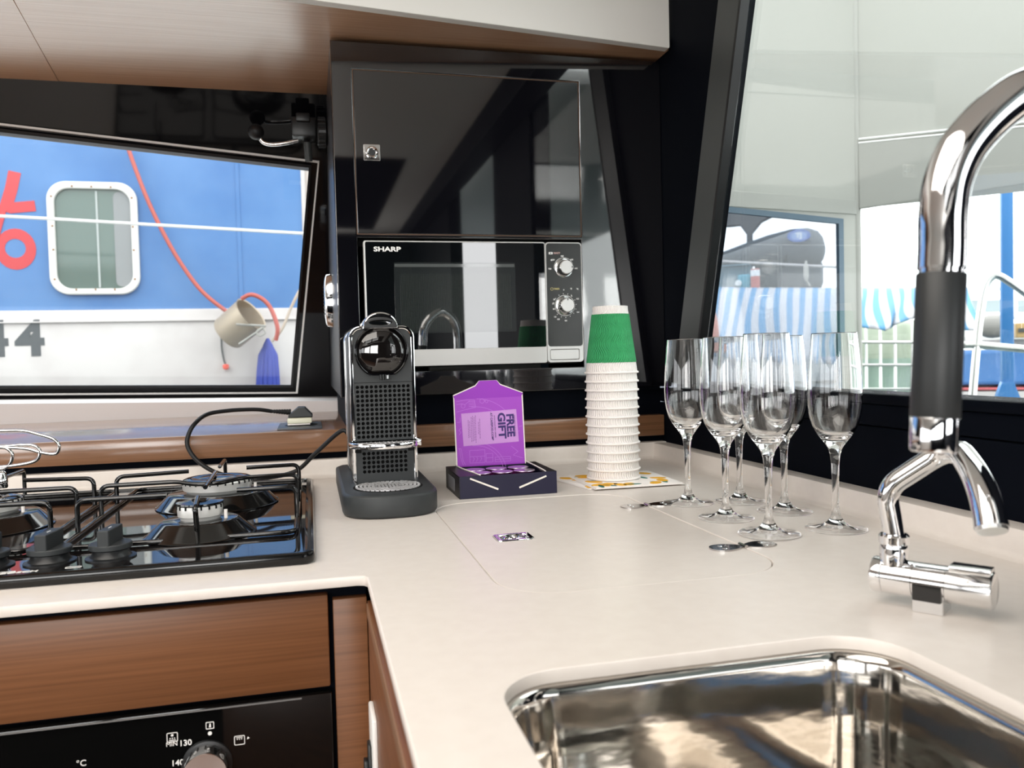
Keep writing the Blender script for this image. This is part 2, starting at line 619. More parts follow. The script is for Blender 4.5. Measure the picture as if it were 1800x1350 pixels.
# ---------------------------------------------------------------- tall black cabinet
cab = thing('wall_cabinet', 'tall glossy black cabinet holding the microwave, lock on its upper door', 'cabinet', (0.3, 1.62, 0.152))
me = prism([[(0.0565, 0.152), (0.737, 0.152), (0.737, 0.838), (0.0565, 0.838)],
            [(0.0955, 0.468), (0.5555, 0.468), (0.5555, 0.7865), (0.0955, 0.7865)],
            [(0.0965, 0.199), (0.5535, 0.199), (0.5535, 0.4625), (0.0965, 0.4625)]], -0.03, 0.0, 0.0015, XZ(1.62))
link('face_frame', me, M['lacquer'], cab)
me = prism([[(-1.655, 0.152), (-2.47, 0.152), (-2.0, 0.838), (-1.655, 0.838)]], -0.013, 0.0, 0.001, YZ(0.0565))
link('side_panel', me, M['side_gloss'], cab)
bm = BM()
box(bm, (0.07, 1.655, 0.152), (0.735, 2.3, 0.165))
box(bm, (0.07, 1.655, 0.45), (0.735, 2.2, 0.463))
box(bm, (0.07, 2.02, 0.165), (0.735, 2.03, 0.84))
box(bm, (0.72, 1.655, 0.165), (0.735, 2.02, 0.838))
box(bm, (0.07, 1.655, 0.826), (0.735, 1.99, 0.838))
obj('carcass', bm, M['void'], cab)
door = link('door', prism([rrect(0.0975, 0.4700, 0.5535, 0.7845, 0.0015, 2)], -0.02, 0.0005, 0.0012, XZ(1.62)), M['lacquer'], cab)
me = prism([[(0.0962, 0.4687), (0.5548, 0.4687), (0.5548, 0.7858), (0.0962, 0.7858)], rrect(0.0973, 0.4698, 0.5537, 0.7847, 0.0015, 2)], -0.012, -0.0005, 0.0, XZ(1.62))
link('door_edging', me, mat('bronze_edge', (0.16, 0.09, 0.055), 0.35), cab)
lk = link('lock', prism([rrect(0.1135, 0.611, 0.1455, 0.6425, 0.002, 3), ], 0.0005, 0.003, 0.0008, XZ(1.62)), M['chrome'], door)
bm = BM()
lathe(bm, [(0.0115, 0.0), (0.0115, 0.003), (0.0095, 0.0045), (0.0075, 0.0035), (0.0072, 0.0005)], (0.1295, 1.617, 0.6265), (0, -1, 0), 28, True, True)
obj('lock_ring', bm, M['chrome'], lk if False else door, smooth=40)
bm = BM(); lathe(bm, [(0.0070, 0.0), (0.0068, 0.0008)], (0.1295, 1.6163, 0.6265), (0, -1, 0), 24)
obj('lock_button', bm, M['black_plastic'], door)
bm = BM(); box(bm, (0.066, 1.645, 0.0915), (0.735, 2.19, 0.152))
struct(obj('wall_plinth', bm, M['satin']))

# ---------------------------------------------------------------- microwave
mw = thing('microwave', 'black and silver microwave oven built into the cabinet niche', 'microwave', (0.33, 1.62, 0.2))
bm = BM(); box(bm, (0.112, 1.625, 0.207), (0.548, 1.95, 0.448), 0.004)
obj('housing', bm, M['black_plastic'], mw)
x0, xd, x1, zb, zt = 0.1068, 0.4725, 0.5505, 0.2095, 0.4555
fr = link('door', prism([rrect(x0, zb, xd - 0.0006, zt, 0.004, 4), rrect(x0 + 0.0035, 0.2425, xd - 0.0018, zt - 0.0025, 0.003, 4)], -0.008, 0.010, 0.0008, XZ(1.62)), M['silver'], mw, smooth=30)
link('door_glass', prism([rrect(x0 + 0.003, 0.2415, xd - 0.0013, zt - 0.002, 0.003, 4)], -0.006, 0.0093, 0.0, XZ(1.62)), M['mw_glass'], fr)
# viewing window: slightly lighter perforated screen
sc = mat('perforated_screen', (0.020, 0.024, 0.024), 0.02, ior=2.2)
tcn = N(sc, 'ShaderNodeTexCoord')
mpn = N(sc, 'ShaderNodeMapping')
mpn.inputs['Scale'].default_value = (260, 1, 260)
L(sc, tcn.outputs['Object'], mpn.inputs[0])
wv = N(sc, 'ShaderNodeTexWave')
wv.inputs['Scale'].default_value = 0.42
wv.inputs['Distortion'].default_value = 0.0
L(sc, mpn.outputs[0], wv.inputs['Vector'])
rp = N(sc, 'ShaderNodeValToRGB')
rp.color_ramp.elements[0].color = (0.007, 0.009, 0.009, 1)
rp.color_ramp.elements[1].color = (0.05, 0.058, 0.056, 1)
L(sc, wv.outputs['Fac'], rp.inputs[0])
L(sc, rp.outputs[0], P(sc).inputs['Base Color'])
link('screen', prism([rrect(0.176, 0.279, 0.399, 0.391, 0.004, 4)], 0.0085, 0.0096, 0.0, XZ(1.62)), sc, fr)
link('screen_border', prism([rrect(0.1645, 0.2745, 0.4085, 0.4135, 0.002, 3), rrect(0.176, 0.279, 0.399, 0.391, 0.004, 4)], 0.0085, 0.0095, 0.0, XZ(1.62)), mat('screen_frame', (0.022, 0.026, 0.027), 0.02, ior=2.2), fr)
link('screen_bar', prism([[(0.166, 0.4045), (0.407, 0.4045), (0.407, 0.4105), (0.166, 0.4105)]], 0.0085, 0.0098, 0.0, XZ(1.62)), mat('screen_bar', (0.10, 0.11, 0.11), 0.05, ior=2.2), fr)
text('lettering', 'SHARP', 0.0125, XZ(1.6097) @ Matrix.Translation((0.1525, 0.4385, 0)), M['print'], fr, bold=0.0004, sx=1.42)
pn = link('control_panel', prism([rrect(xd + 0.0004, zb, x1, zt, 0.007, 5), rrect(xd + 0.002, 0.2425, x1 - 0.0015, zt - 0.0025, 0.006, 5), rrect(xd + 0.006, zb + 0.005, x1 - 0.009, 0.2365, 0.003, 4)], -0.008, 0.010, 0.0008, XZ(1.62)), M['silver'], mw, smooth=30)
mwp = mat('control_face', (0.020, 0.022, 0.021), 0.25, ior=1.35)
link('panel_face', prism([rrect(xd + 0.0015, 0.242, x1 - 0.001, zt - 0.002, 0.006, 5)], -0.006, 0.0092, 0.0, XZ(1.62)), mwp, pn)
link('open_button', prism([rrect(xd + 0.0068, zb + 0.0058, x1 - 0.0098, 0.2357, 0.0025, 4)], -0.004, 0.0095, 0.001, XZ(1.62)), M['silver'], pn, smooth=30)
def mw_knob(cx, cz, notch, label):
    bm = BM()
    lathe(bm, [(0.0195, 0.0), (0.0195, 0.0015), (0.0185, 0.002)], (cx, 1.6108, cz), (0, -1, 0), 40)
    b = obj('dial_ring', bm, M['chrome_soft'], pn, smooth=30)
    bm = BM()
    lathe(bm, [(0.0172, 0.0), (0.0165, 0.006), (0.0150, 0.016), (0.0146, 0.0185), (0.0135, 0.0195), (0.0132, 0.019)], (cx, 1.6100, cz), (0, -1, 0), 40)
    k = obj('knob', bm, M['chrome_soft'], pn, smooth=30)
    bm = BM()
    lathe(bm, [(0.0133, 0.0), (0.0128, 0.0008)], (cx, 1.5912, cz), (0, -1, 0), 40)
    obj('knob_face', bm, M['silver'], pn, smooth=30)
    a = math.radians(notch)
    bm = BM()
    c = Vector((cx + 0.0112 * math.sin(a), 1.5900, cz + 0.0112 * math.cos(a)))
    box(bm, c - Vector((0.0009, 0.0006, 0.0016)), c + Vector((0.0009, 0.0003, 0.0016)))
    obj('notch', bm, M['black_plastic'], pn)
    return label
K1 = (0.5117, 0.4030)
K2 = (0.5122, 0.3260)
mw_knob(*K1, 90, '')
mw_knob(*K2, 0, '')
# printed scales round the dials
bm = BM()
def arc_print(bm, cx, cz, r, a0, a1, w=0.0007, n=40):
    for i in range(n):
        p = []
        for a, rr in ((i, r), (i + 1, r), (i + 1, r + w), (i, r + w)):
            t = math.radians(a0 + (a1 - a0) * a / n)
            p.append(bm.verts.new((cx + rr * math.sin(t), 1.6106, cz + rr * math.cos(t))))
        bm.faces.new(p)
arc_print(bm, K1[0], K1[1], 0.0207, -95, 95)
arc_print(bm, K2[0], K2[1], 0.0207, 0, 360, n=60)
for i in range(14):
    t = math.radians(-66 - 10 + i * 23)
    for s in ((0.0235, 0.0255),):
        a, b = s
        q = 0.0005
        d = Vector((math.sin(t), 0, math.cos(t)))
        e = Vector((math.cos(t), 0, -math.sin(t)))
        c = Vector((K2[0], 1.6106, K2[1]))
        bm.faces.new([bm.verts.new(c + d * a - e * q), bm.verts.new(c + d * a + e * q), bm.verts.new(c + d * b + e * q), bm.verts.new(c + d * b - e * q)])
obj('dial_scale', bm, M['print'], pn)['kind'] = 'stuff'
def mtxt(s, x, z, size=0.0038, m='print'):
    text('lettering', s, size * 1.15, XZ(1.6104) @ Matrix.Translation((x, z, 0)), M[m], pn, bold=0.00012)
mtxt('WATT', 0.4975, 0.4330, 0.0042, 'print_r')
link('watt_symbol', prism([rrect(0.480, 0.4308, 0.4885, 0.4352, 0.0005, 2), circ(0.4842, 0.433, 0.0013, 10)], 0.0093, 0.0097, 0, XZ(1.62)), M['print'], pn)
mtxt('TIMER', 0.4950, 0.3600, 0.0040, 'print_y')
link('clock_symbol', prism([circ(0.4850, 0.3600, 0.0030, 18), circ(0.4850, 0.3600, 0.0023, 18)], 0.0093, 0.0097, 0, XZ(1.62)), M['print_y'], pn)
for s, x, z in (('700', 0.4815, 0.4010), ('250', 0.4890, 0.4195), ('440', 0.5085, 0.4270), ('620', 0.5290, 0.4200), ('800', 0.5380, 0.4020),
                ('0', 0.5105, 0.3580), ('0.2', 0.5400, 0.3395), ('0.4', 0.5400, 0.3120), ('0.6', 0.5135, 0.2950), ('0.8', 0.4975, 0.2980), ('1.0', 0.4905, 0.3030),
                ('5', 0.5265, 0.3465), ('20', 0.4895, 0.3385), ('25', 0.4870, 0.3300), ('30', 0.4880, 0.3190), ('kg', 0.5400, 0.3605)):
    mtxt(s, x, z, 0.0036)
bm = BM()
for cx, cz in ((0.4855, 0.4190), (0.5265, 0.3605)):
    for i in range(3):
        t = pi / 3 * i
        d = Vector((math.cos(t), 0, math.sin(t))) * 0.0022
        e = Vector((-math.sin(t), 0, math.cos(t))) * 0.0004
        c = Vector((cx, 1.6105, cz))
        bm.faces.new([bm.verts.new(c - d - e), bm.verts.new(c + d - e), bm.verts.new(c + d + e), bm.verts.new(c - d + e)])
obj('defrost_symbol', bm, M['print'], pn)['kind'] = 'stuff'

# ---------------------------------------------------------------- worktop, hatch, sink
wt = thing('worktop', 'pale L-shaped solid surface worktop with a raised back edge', 'worktop', (0.3, 1.0, 0))
HX0, HY0, HX1, HY1, HR = 0.1715, 0.735, 0.4750, 1.2435, 0.062
SX0, SY0, SX1, SY1, SR = 0.1165, 0.15, 0.4236, 0.5565, 0.047
Lo = [(-1.2, 1.605), (-1.2, 0.86), (0.040, 0.86), (0.0465, 0.8575), (0.05, 0.851), (0.05, -0.3), (0.735, -0.3), (0.735, 1.605)]
me = prism([Lo, rrect(HX0, HY0, HX1, HY1, HR, 10), rrect(SX0, SY0, SX1, SY1, SR, 12)], -0.0105, 0.0, 0.0012)
link('slab', me, M['counter'], wt, smooth=30)
bm = BM(); box(bm, (HX0 - 0.02, HY0 - 0.02, -0.02), (HX1 + 0.02, HY1 + 0.02, -0.0106))
obj('hatch_rebate', bm, M['counter'], wt)
def cove(bm, pts2, p0, p1, inward):
    pass
me = prism([[(-1.605, -0.010), (-1.640, -0.010), (-1.640, 0.034), (-1.622, 0.034), (-1.6195, 0.0335), (-1.618, 0.031)] + [(-1.6175 + 0.012 - 0.012 * math.cos(t), 0.012 - 0.012 * math.sin(t)) for t in (0.2, 0.6, 1.0, 1.57)]], 0, 1.935, 0.0, frame3((0.735, 0, 0), (0, -1, 0), (0, 0, 1)))
# local z points to -X from x = 0.735
link('upstand', me, M['counter'], wt, smooth=35)
me = prism([[(0.6975, -0.010), (0.735, -0.010), (0.735, 0.0325), (0.7095, 0.0325), (0.7075, 0.0318), (0.7068, 0.030)] + [(0.706 - 0.010 + 0.010 * math.cos(t), 0.010 - 0.010 * math.sin(t)) for t in (0.2, 0.6, 1.0, 1.57)]], -1.62, 0.3, 0.0, XZ(0))
link('upstand', me, M['counter'], wt, smooth=35)

hatch = thing('worktop_hatch', 'flush pale hatch lid let into the worktop, with pull latch and hinges', 'hatch', (0.32, 1.0, -0.01))
g = 0.0011
link('lid', prism([rrect(HX0 + g, HY0 + g, HX1 - g, HY1 - g, HR - g, 10), rrect(0.2150, 0.9640, 0.2615, 1.0000, 0.004, 4)], -0.0104, -0.0006, 0.0010), M['counter'], hatch, smooth=30)
lat = link('latch', prism([rrect(0.2152, 0.9642, 0.2613, 0.9998, 0.004, 4), rrect(0.2205, 0.969, 0.2560, 0.995, 0.003, 4)], -0.006, 0.0009, 0.0004), M['chrome'], hatch)
bm = BM(); box(bm, (0.2195, 0.968, -0.008), (0.2570, 0.996, -0.0062))
obj('latch_pan', bm, M['steel_flat'], hatch)
bm = BM()
tube(bm, [(0.2370 + 0.0105 * math.cos(t), 0.982 + 0.0105 * math.sin(t), -0.0012) for t in [2 * pi * i / 24 for i in range(24)]], 0.0022, 8, True)
box(bm, (0.247, 0.978, -0.003), (0.258, 0.986, 0.0004), 0.0008)
obj('latch_ring', bm, M['chrome'], hatch, smooth=40)
def hinge(cy):
    bm = BM()
    for s in (-1, 1):
        pts = circ(0, 0, 1, 24)
        cx = HX1 + s * 0.021
        vs = []
        top = [bm.verts.new((cx + 0.020 * a, cy + 0.0145 * b * (1 - 0.25 * a * s * -1), 0.0012)) for a, b in pts]
        bot = [bm.verts.new((v.co.x, v.co.y, -0.0005)) for v in top]
        bm.faces.new(top)
        bridge(bm, bot, top)
    cyl(bm, (HX1, cy - 0.008, 0.0012), (HX1, cy + 0.008, 0.0012), 0.0022, n=12)
    h = obj('hinge', bm, M['steel_flat'], hatch)
    for s in (-1, 1):
        for q in (-0.006, 0.006):
            bm = BM(); lathe(bm, [(0.003, 0), (0.0022, 0.0006)], (HX1 + s * 0.026, cy + q, 0.0012), (0, 0, 1), 12)
            obj('screw', bm, M['chrome_soft'], h)
hinge(1.117)
hinge(0.842)

sink = thing('kitchen_sink', 'polished stainless steel sink bowl set under the worktop', 'sink', (0.27, 0.35, -0.011))
def loft(levels, k=12):
    bm = BM()
    rs = []
    for off, z, r in levels:
        pts = rrect(SX0 + off, SY0 + off, SX1 - off, SY1 - off, r, k)
        rs.append([bm.verts.new((x, y, z)) for x, y in pts])
    for a, b in zip(rs, rs[1:]):
        bridge(bm, b, a)
    return bm, rs
bm, rs = loft([(-0.02, -0.0108, 0.06), (0.002, -0.0108, 0.045), (0.0045, -0.0125, 0.0435), (0.006, -0.018, 0.043), (0.0095, -0.06, 0.042), (0.013, -0.11, 0.041),
               (0.017, -0.130, 0.040), (0.025, -0.143, 0.036), (0.038, -0.149, 0.030), (0.06, -0.151, 0.025), (0.10, -0.1525, 0.02)])
bm.faces.new(rs[-1])
obj('basin', bm, M['steel'], sink, smooth=60)
bm = BM(); lathe(bm, [(0.044, 0.0), (0.044, 0.002), (0.036, 0.003), (0.030, -0.004)], (0.27, 0.34, -0.152), (0, 0, 1), 32)
obj('drain', bm, M['chrome_soft'], sink, smooth=40)

# ---------------------------------------------------------------- lower cabinets and oven
lc = thing('drawer_cabinet', 'walnut fronted base cabinet under the hob', 'cabinet', (-0.3, 0.88, -0.9))
bm = BM(); box(bm, (-1.2, 0.885, -0.9), (0.05, 1.58, -0.0112))
obj('carcass', bm, M['satin'], lc)
bm = BM(); box(bm, (-0.62, 0.872, -0.1175), (0.0098, 0.892, -0.0200), 0.002)
obj('drawer_front', bm, M['wood_x'], lc, smooth=30)
bm = BM(); box(bm, (0.0146, 0.873, -0.9), (0.0500, 0.892, -0.0262), 0.0012)
obj('corner_post', bm, M['wood_x'], lc, smooth=30)
ov = thing('oven', 'black glass fronted oven below the walnut drawer', 'oven', (-0.3, 0.87, -0.6))
bm = BM(); box(bm, (-0.60, 0.868, -0.62), (0.0105, 0.884, -0.1225), 0.0015)
obj('door_glass', bm, M['oven_glass'], ov, smooth=30)
bm = BM(); box(bm, (-0.60, 0.866, -0.1250), (-0.02, 0.870, -0.1240))
obj('trim_line', bm, mat('grey_line', (0.18, 0.18, 0.18), 0.3), ov)
def oven_knob(x, z):
    bm = BM()
    lathe(bm, [(0.0245, 0.0), (0.0245, 0.003), (0.022, 0.004)], (x, 0.868, z), (0, -1, 0), 40)
    obj('knob_base', bm, M['black_plastic'], ov, smooth=30)
    bm = BM()
    lathe(bm, [(0.0215, 0.0), (0.0215, 0.018), (0.0208, 0.0195), (0.0, 0.0198)], (x, 0.864, z), (0, -1, 0), 40, True, False)
    k = obj('knob', bm, M['chrome_soft'], ov, smooth=30)
    bm = BM()
    for a in range(-60, 61, 20):
        t = math.radians(a)
        c = Vector((x + 0.0215 * math.sin(t), 0.858, z + 0.0215 * math.cos(t)))
        box(bm, c - Vector((0.0006, 0.0035, 0.0006)), c + Vector((0.0006, 0.0035, 0.0006)))
    obj('knob_mark', bm, M['void'], ov)['kind'] = 'stuff'
OK = (-0.1144, -0.1834)
oven_knob(OK[0], OK[1] + 0.003)
oven_knob(OK[0] - 0.23, OK[1] + 0.003)
def otxt(s, u, size, bold=0.0):
    text('lettering', s, size, XZ(0.8678) @ Matrix.Translation((u[0], u[1], 0)), M['print'], ov, bold=bold)
otxt('MIN', (-0.1473, -0.1554), 0.0062)
otxt('130', (-0.1345, -0.1560), 0.0082, 0.0001)
otxt('140', (-0.1427, -0.1752), 0.0082, 0.0001)
otxt('\u00b0C', (-0.2304, -0.1630), 0.0085)
def oicon(c, w, kind):
    h = w * 0.92
    sh = [rrect(c[0] - w / 2, c[1] - h / 2, c[0] + w / 2, c[1] + h / 2, w * 0.12, 3), rrect(c[0] - w / 2 + 0.0007, c[1] - h / 2 + 0.0007, c[0] + w / 2 - 0.0007, c[1] + h / 2 - 0.0007, w * 0.08, 3)]
    mes = [prism(sh, 0, 0.0003, 0, XZ(0.868))]
    if kind == 0:
        mes.append(prism([circ(c[0], c[1] + w * 0.2, w * 0.12, 8)], 0, 0.0003, 0, XZ(0.868)))
        mes.append(prism([[(c[0] - w * .3, c[1] - w * .32), (c[0] + w * .3, c[1] - w * .32), (c[0] + w * .3, c[1] - w * .25), (c[0] - w * .3, c[1] - w * .25)]], 0, 0.0003, 0, XZ(0.868)))
        for i in (-1, 0, 1):
            mes.append(prism([circ(c[0] + i * w * .2, c[1] - w * .1, w * .06, 6)], 0, 0.0003, 0, XZ(0.868)))
    elif kind == 1:
        mes.append(prism([[(c[0] - w * .14, c[1] - w * .25), (c[0] + w * .14, c[1] - w * .25), (c[0] + w * .1, c[1] + w * .25), (c[0] - w * .04, c[1] + w * .25)]], 0, 0.0003, 0, XZ(0.868)))
    else:
        mes.append(prism([[(c[0] - w * .3, c[1] + w * .25), (c[0] + w * .3, c[1] + w * .25), (c[0] + w * .3, c[1] + w * .31), (c[0] - w * .3, c[1] + w * .31)]], 0, 0.0003, 0, XZ(0.868)))
        for i in (-1, 0, 1):
            mes.append(prism([[(c[0] + i * w * .2 - w * .07, c[1] + w * .17), (c[0] + i * w * .2 + w * .07, c[1] + w * .17), (c[0] + i * w * .2, c[1] + w * .03)]], 0, 0.0003, 0, XZ(0.868)))
        mes.append(prism([[(c[0] + w * .68, c[1] + w * .0), (c[0] + w * .95, c[1] + w * .1), (c[0] + w * .78, c[1] + w * .25)]], 0, 0.0003, 0, XZ(0.868)))
    obj('oven_symbol', join(*mes), M['print'], ov)
oicon((-0.1466, -0.1485), 0.0105, 0)
oicon((-0.1107, -0.1412), 0.0080, 1)
oicon((-0.0828, -0.1603), 0.0105, 2)
c = (-0.1110, -0.1493)
link('dot_print', prism([circ(c[0], c[1], 0.0020, 14)], 0, 0.0003, 0, XZ(0.868)), M['print'], ov)

rc = thing('sink_cabinet', 'walnut base cabinet under the sink with a switch on its flank', 'cabinet', (0.4, 0.3, -0.9))
bm = BM(); box(bm, (0.0505, -0.3, -0.9), (0.070, 0.8725, -0.030), 0.001)
obj('side_panel', bm, M['wood_y'], rc, smooth=30)
bm = BM(); box(bm, (0.055, -0.3, -0.029), (0.075, 0.868, -0.0112))
obj('shadow_rail', bm, M['satin'], rc)
bm = BM(); box(bm, (0.0492, -0.3, -0.046), (0.0506, 0.868, -0.0315), 0.0006)
obj('edge_lipping', bm, M['wood_edge'], rc, smooth=30)
sw = thing('switch_plate', 'pale switch plate with a black rocker on the walnut flank', 'switch', (0.05, 0.80, -0.16))
bm = BM(); box(bm, (0.0455, 0.775, -0.225), (0.0506, 0.825, -0.118), 0.0020)
obj('plate', bm, M['white'], sw, smooth=30)
me = prism([[(-0.792, -0.198), (-0.808, -0.198), (-0.808, -0.150), (-0.792, -0.150)]], 0.0, 0.0035, 0.001, YZ(0.0455))
obj('rocker', join(me, prism([[(-0.794, -0.18), (-0.806, -0.18), (-0.806, -0.166), (-0.794, -0.166)]], 0.003, 0.0075, 0.001, YZ(0.0455))), M['black_plastic'], sw)

# ---------------------------------------------------------------- gas hob
hob = thing('gas_hob', 'black glossy gas hob with wire pan supports set in the pale worktop', 'hob', (-0.3, 1.2, 0))
hx0, hx1, hy0, hy1 = -0.60, -0.002, 0.926, 1.5235
me = prism([rrect(hx0, hy0, hx1, hy1, 0.014, 6), rrect(hx0 + 0.012, hy0 + 0.012, hx1 - 0.012, hy1 - 0.012, 0.006, 4)], -0.0038, 0.0095, 0.0040)
link('rim', me, M['hob_rim'], hob, smooth=40)
link('deck', prism([rrect(hx0 + 0.010, hy0 + 0.010, hx1 - 0.010, hy1 - 0.010, 0.006, 4)], 0.0005, 0.0060), M['hob_glass'], hob)
link('deck_step', prism([rrect(hx0 + 0.022, hy0 + 0.092, hx1 - 0.022, hy1 - 0.022, 0.012, 6), rrect(hx0 + 0.0245, hy0 + 0.0945, hx1 - 0.0245, hy1 - 0.0245, 0.011, 6)], 0.0055, 0.0071, 0.0007), M['hob_glass'], hob, smooth=40)
def burner(cx, cy, rd, rr, name):
    bm = BM()
    k = rr + 0.016
    lathe(bm, [(rd, 0.0062), (rd + 0.0005, 0.0075), (rd - 0.002, 0.0085), (k + 0.004, 0.0245), (k, 0.0262), (rr * 0.8, 0.0262)], (cx, cy, 0), (0, 0, 1), 48, False, True)
    b = obj('burner', bm, M['enamel'], hob, smooth=50)
    bm = BM()
    lathe(bm, [(rr * 0.86, 0.0262), (rr * 0.90, 0.030), (rr * 0.97, 0.031), (rr, 0.0425), (rr * 0.985, 0.0440), (rr * 0.8, 0.0440)], (cx, cy, 0), (0, 0, 1), 48, False, True)
    obj('burner_ring', bm, M['burner_alu'], b, smooth=30)
    bm = BM()
    n = 18 if rr < 0.04 else 30
    for i in range(n):
        t = 2 * pi * i / n
        d = Vector((math.cos(t), math.sin(t), 0))
        e = Vector((-math.sin(t), math.cos(t), 0)) * 0.0011
        m4 = Matrix((d, e.normalized(), Vector((0, 0, 1)))).transposed().to_4x4()
        m4.translation = Vector((cx, cy, 0.0420)) + d * (rr - 0.001)
        box(bm, (-0.003, -0.0010, -0.0018), (0.0018, 0.0010, 0.0024), mtx=m4)
    obj('flame_slot', bm, M['void'], b)['kind'] = 'stuff'
    bm = BM()
    if rr < 0.04:
        lathe(bm, [(rr * 0.9, 0.0442), (rr * 1.03, 0.0455), (rr * 1.02, 0.0475), (rr * 0.5, 0.0490), (rr * 0.42, 0.0500), (rr * 0.34, 0.0492), (rr * 0.3, 0.0480)], (cx, cy, 0), (0, 0, 1), 48)
    else:
        lathe(bm, [(rr * 0.9, 0.0442), (rr * 0.95, 0.0460), (rr * 0.88, 0.0475), (rr * 0.62, 0.0480), (rr * 0.58, 0.0470), (rr * 0.52, 0.0470), (rr * 0.48, 0.0482), (rr * 0.1, 0.0490)], (cx, cy, 0), (0, 0, 1), 48)
    obj('burner_cap', bm, M['enamel'], b, smooth=40)
    bm = BM()
    cyl(bm, (cx + rr + 0.004, cy - 0.01, 0.024), (cx + rr + 0.004, cy - 0.01, 0.037), 0.0022, n=10)
    obj('igniter', bm, M['paper'], b)
burner(-0.141, 1.092, 0.067, 0.0275, 's')
burner(-0.1435, 1.318, 0.089, 0.0515, 'b')
burner(-0.440, 1.240, 0.089, 0.0515, 'b')
WR = 0.0032
def support(mx, wires, rails):
    bm = BM()
    f = lambda p: (mx(p[0]), p[1], p[2])
    tube(bm, [f(p) for p in rails], WR, 8, True)
    s = obj('pan_support', bm, M['enamel'], hob, smooth=60)
    for w, r in wires:
        bm = BM()
        tube(bm, fillet([f(p) for p in w], r, 6), WR, 8)
        obj('support_wire', bm, M['enamel'], s, smooth=60)
xl, xr, yf, yb_ = -0.292, -0.024, 1.045, 1.500
zr, za = 0.0098, 0.0525
rails = fillet([(xl, 1.2, zr), (xl, yb_, zr), (xr, yb_, zr), (xr, yf, zr), (xl, yf, zr), (xl, 1.19, zr)], 0.018, 5)
wires = [([(xl, 1.130, zr), (xl, 1.130, za), (-0.186, 1.128, za)], 0.012),
         ([(xl, 1.250, zr), (xl, 1.250, za), (-0.192, 1.252, za), (-0.166, 1.240, za - 0.004), (-0.132, 1.240, za - 0.004), (-0.104, 1.254, za), (xr, 1.260, za), (xr, 1.262, zr)], 0.012),
         ([(xl, 1.345, zr), (xl, 1.345, za), (-0.191, 1.366, za)], 0.012),
         ([(xr, 1.378, zr), (xr, 1.378, za), (-0.105, 1.372, za)], 0.012),
         ([(xr, 1.137, zr), (xr, 1.137, za), (-0.100, 1.134, za)], 0.012),
         ([(-0.150, yb_, zr), (-0.150, yb_, za), (-0.149, 1.405, za)], 0.008),
         ([(-0.1475, 1.328, za + 0.001), (-0.1437, 1.172, za + 0.001)], 0.01),
         ([(-0.139, yf, zr), (-0.139, yf - 0.012, za - 0.003), (-0.1435, 1.092, za)], 0.008)]
support(lambda x: x, wires, rails)
w2_ = [wires[i] for i in (0, 1, 2, 3, 4, 5)]
support(lambda x: -0.615 - x, w2_, rails)
def hob_knob(x, y, turn):
    bm = BM()
    lathe(bm, [(0.0265, 0.0060), (0.0265, 0.0075), (0.022, 0.0085), (0.0195, 0.0115), (0.0185, 0.0155), (0.021, 0.0160)], (x, y, 0), (0, 0, 1), 40)
    obj('knob_collar', bm, M['black_plastic'], hob, smooth=35)
    bm = BM()
    lathe(bm, [(0.0215, 0.0165), (0.0225, 0.0175), (0.0225, 0.0220), (0.0215, 0.0230)], (x, y, 0), (0, 0, 1), 40)
    k = obj('knob', bm, M['grey_plastic'], hob, smooth=35)
    bm = BM()
    m4 = Matrix.Translation((x, y, 0)) @ Matrix.Rotation(math.radians(turn), 4, 'Z')
    box(bm, (-0.0062, -0.0215, 0.018), (0.0062, 0.0215, 0.0400), 0.0008, 1, m4)
    obj('knob_grip', bm, M['grey_plastic'], k)
    bm = BM(); box(bm, (-0.0006, -0.004, 0.0399), (0.0006, 0.004, 0.0402), mtx=m4)
    obj('grip_mark', bm, M['print'], k)
for x, t in ((-0.2245, -8), (-0.2865, -8), (-0.3485, -8)):
    hob_knob(x, 0.995, t)
for x in (-0.252, -0.316):
    link('burner_symbol', prism([rrect(x - 0.010, 0.956, x + 0.006, 0.963, 0.002, 3), rrect(x - 0.009, 0.957, x + 0.005, 0.962, 0.0015, 3)], 0.0060, 0.0063), M['print'], hob)
text('lettering', 'BOSCH', 0.0085, Matrix.Translation((-0.3050, 0.9555, 0.0062)), M['print'], hob, bold=0.0002, sx=1.3)

hob.location.z += 0.0042
# chrome wire rack handles at the far side of the hob
wr = thing('wire_rack', 'shiny chrome wire loops resting above the far side of the hob', 'rack', (-0.42, 1.28, 0.058))
for pts in ([(-0.4544, 1.2850, 0.1397), (-0.4261, 1.2850, 0.1384), (-0.3975, 1.2850, 0.1371), (-0.3788, 1.2850, 0.1314), (-0.3601, 1.2850, 0.1240), (-0.3524, 1.2850, 0.1155), (-0.3527, 1.2850, 0.1073), (-0.3588, 1.2850, 0.1019), (-0.3770, 1.2850, 0.1053), (-0.3985, 1.2850, 0.1121), (-0.4554, 1.2850, 0.1167)],
            [(-0.4554, 1.2850, 0.1159), (-0.4270, 1.2850, 0.1160), (-0.3983, 1.2850, 0.1170), (-0.3853, 1.2850, 0.1155), (-0.3775, 1.2850, 0.1094), (-0.3779, 1.2850, 0.0997), (-0.3863, 1.2850, 0.0921), (-0.4139, 1.2850, 0.0880), (-0.4567, 1.2850, 0.0864)],
            [(-0.4554, 1.2850, 0.1167), (-0.4271, 1.2850, 0.1152), (-0.4179, 1.2850, 0.1123), (-0.4124, 1.2850, 0.1056), (-0.4128, 1.2850, 0.0968), (-0.4189, 1.2850, 0.0874), (-0.4283, 1.2850, 0.0848), (-0.4567, 1.2850, 0.0848)]):
    bm = BM()
    tube(bm, catmull([(p[0], p[1], p[2]) for p in pts], 5), 0.0023, 8)
    obj('wire_loop', bm, M['wire_chrome'], wr, smooth=60)
bm = BM()
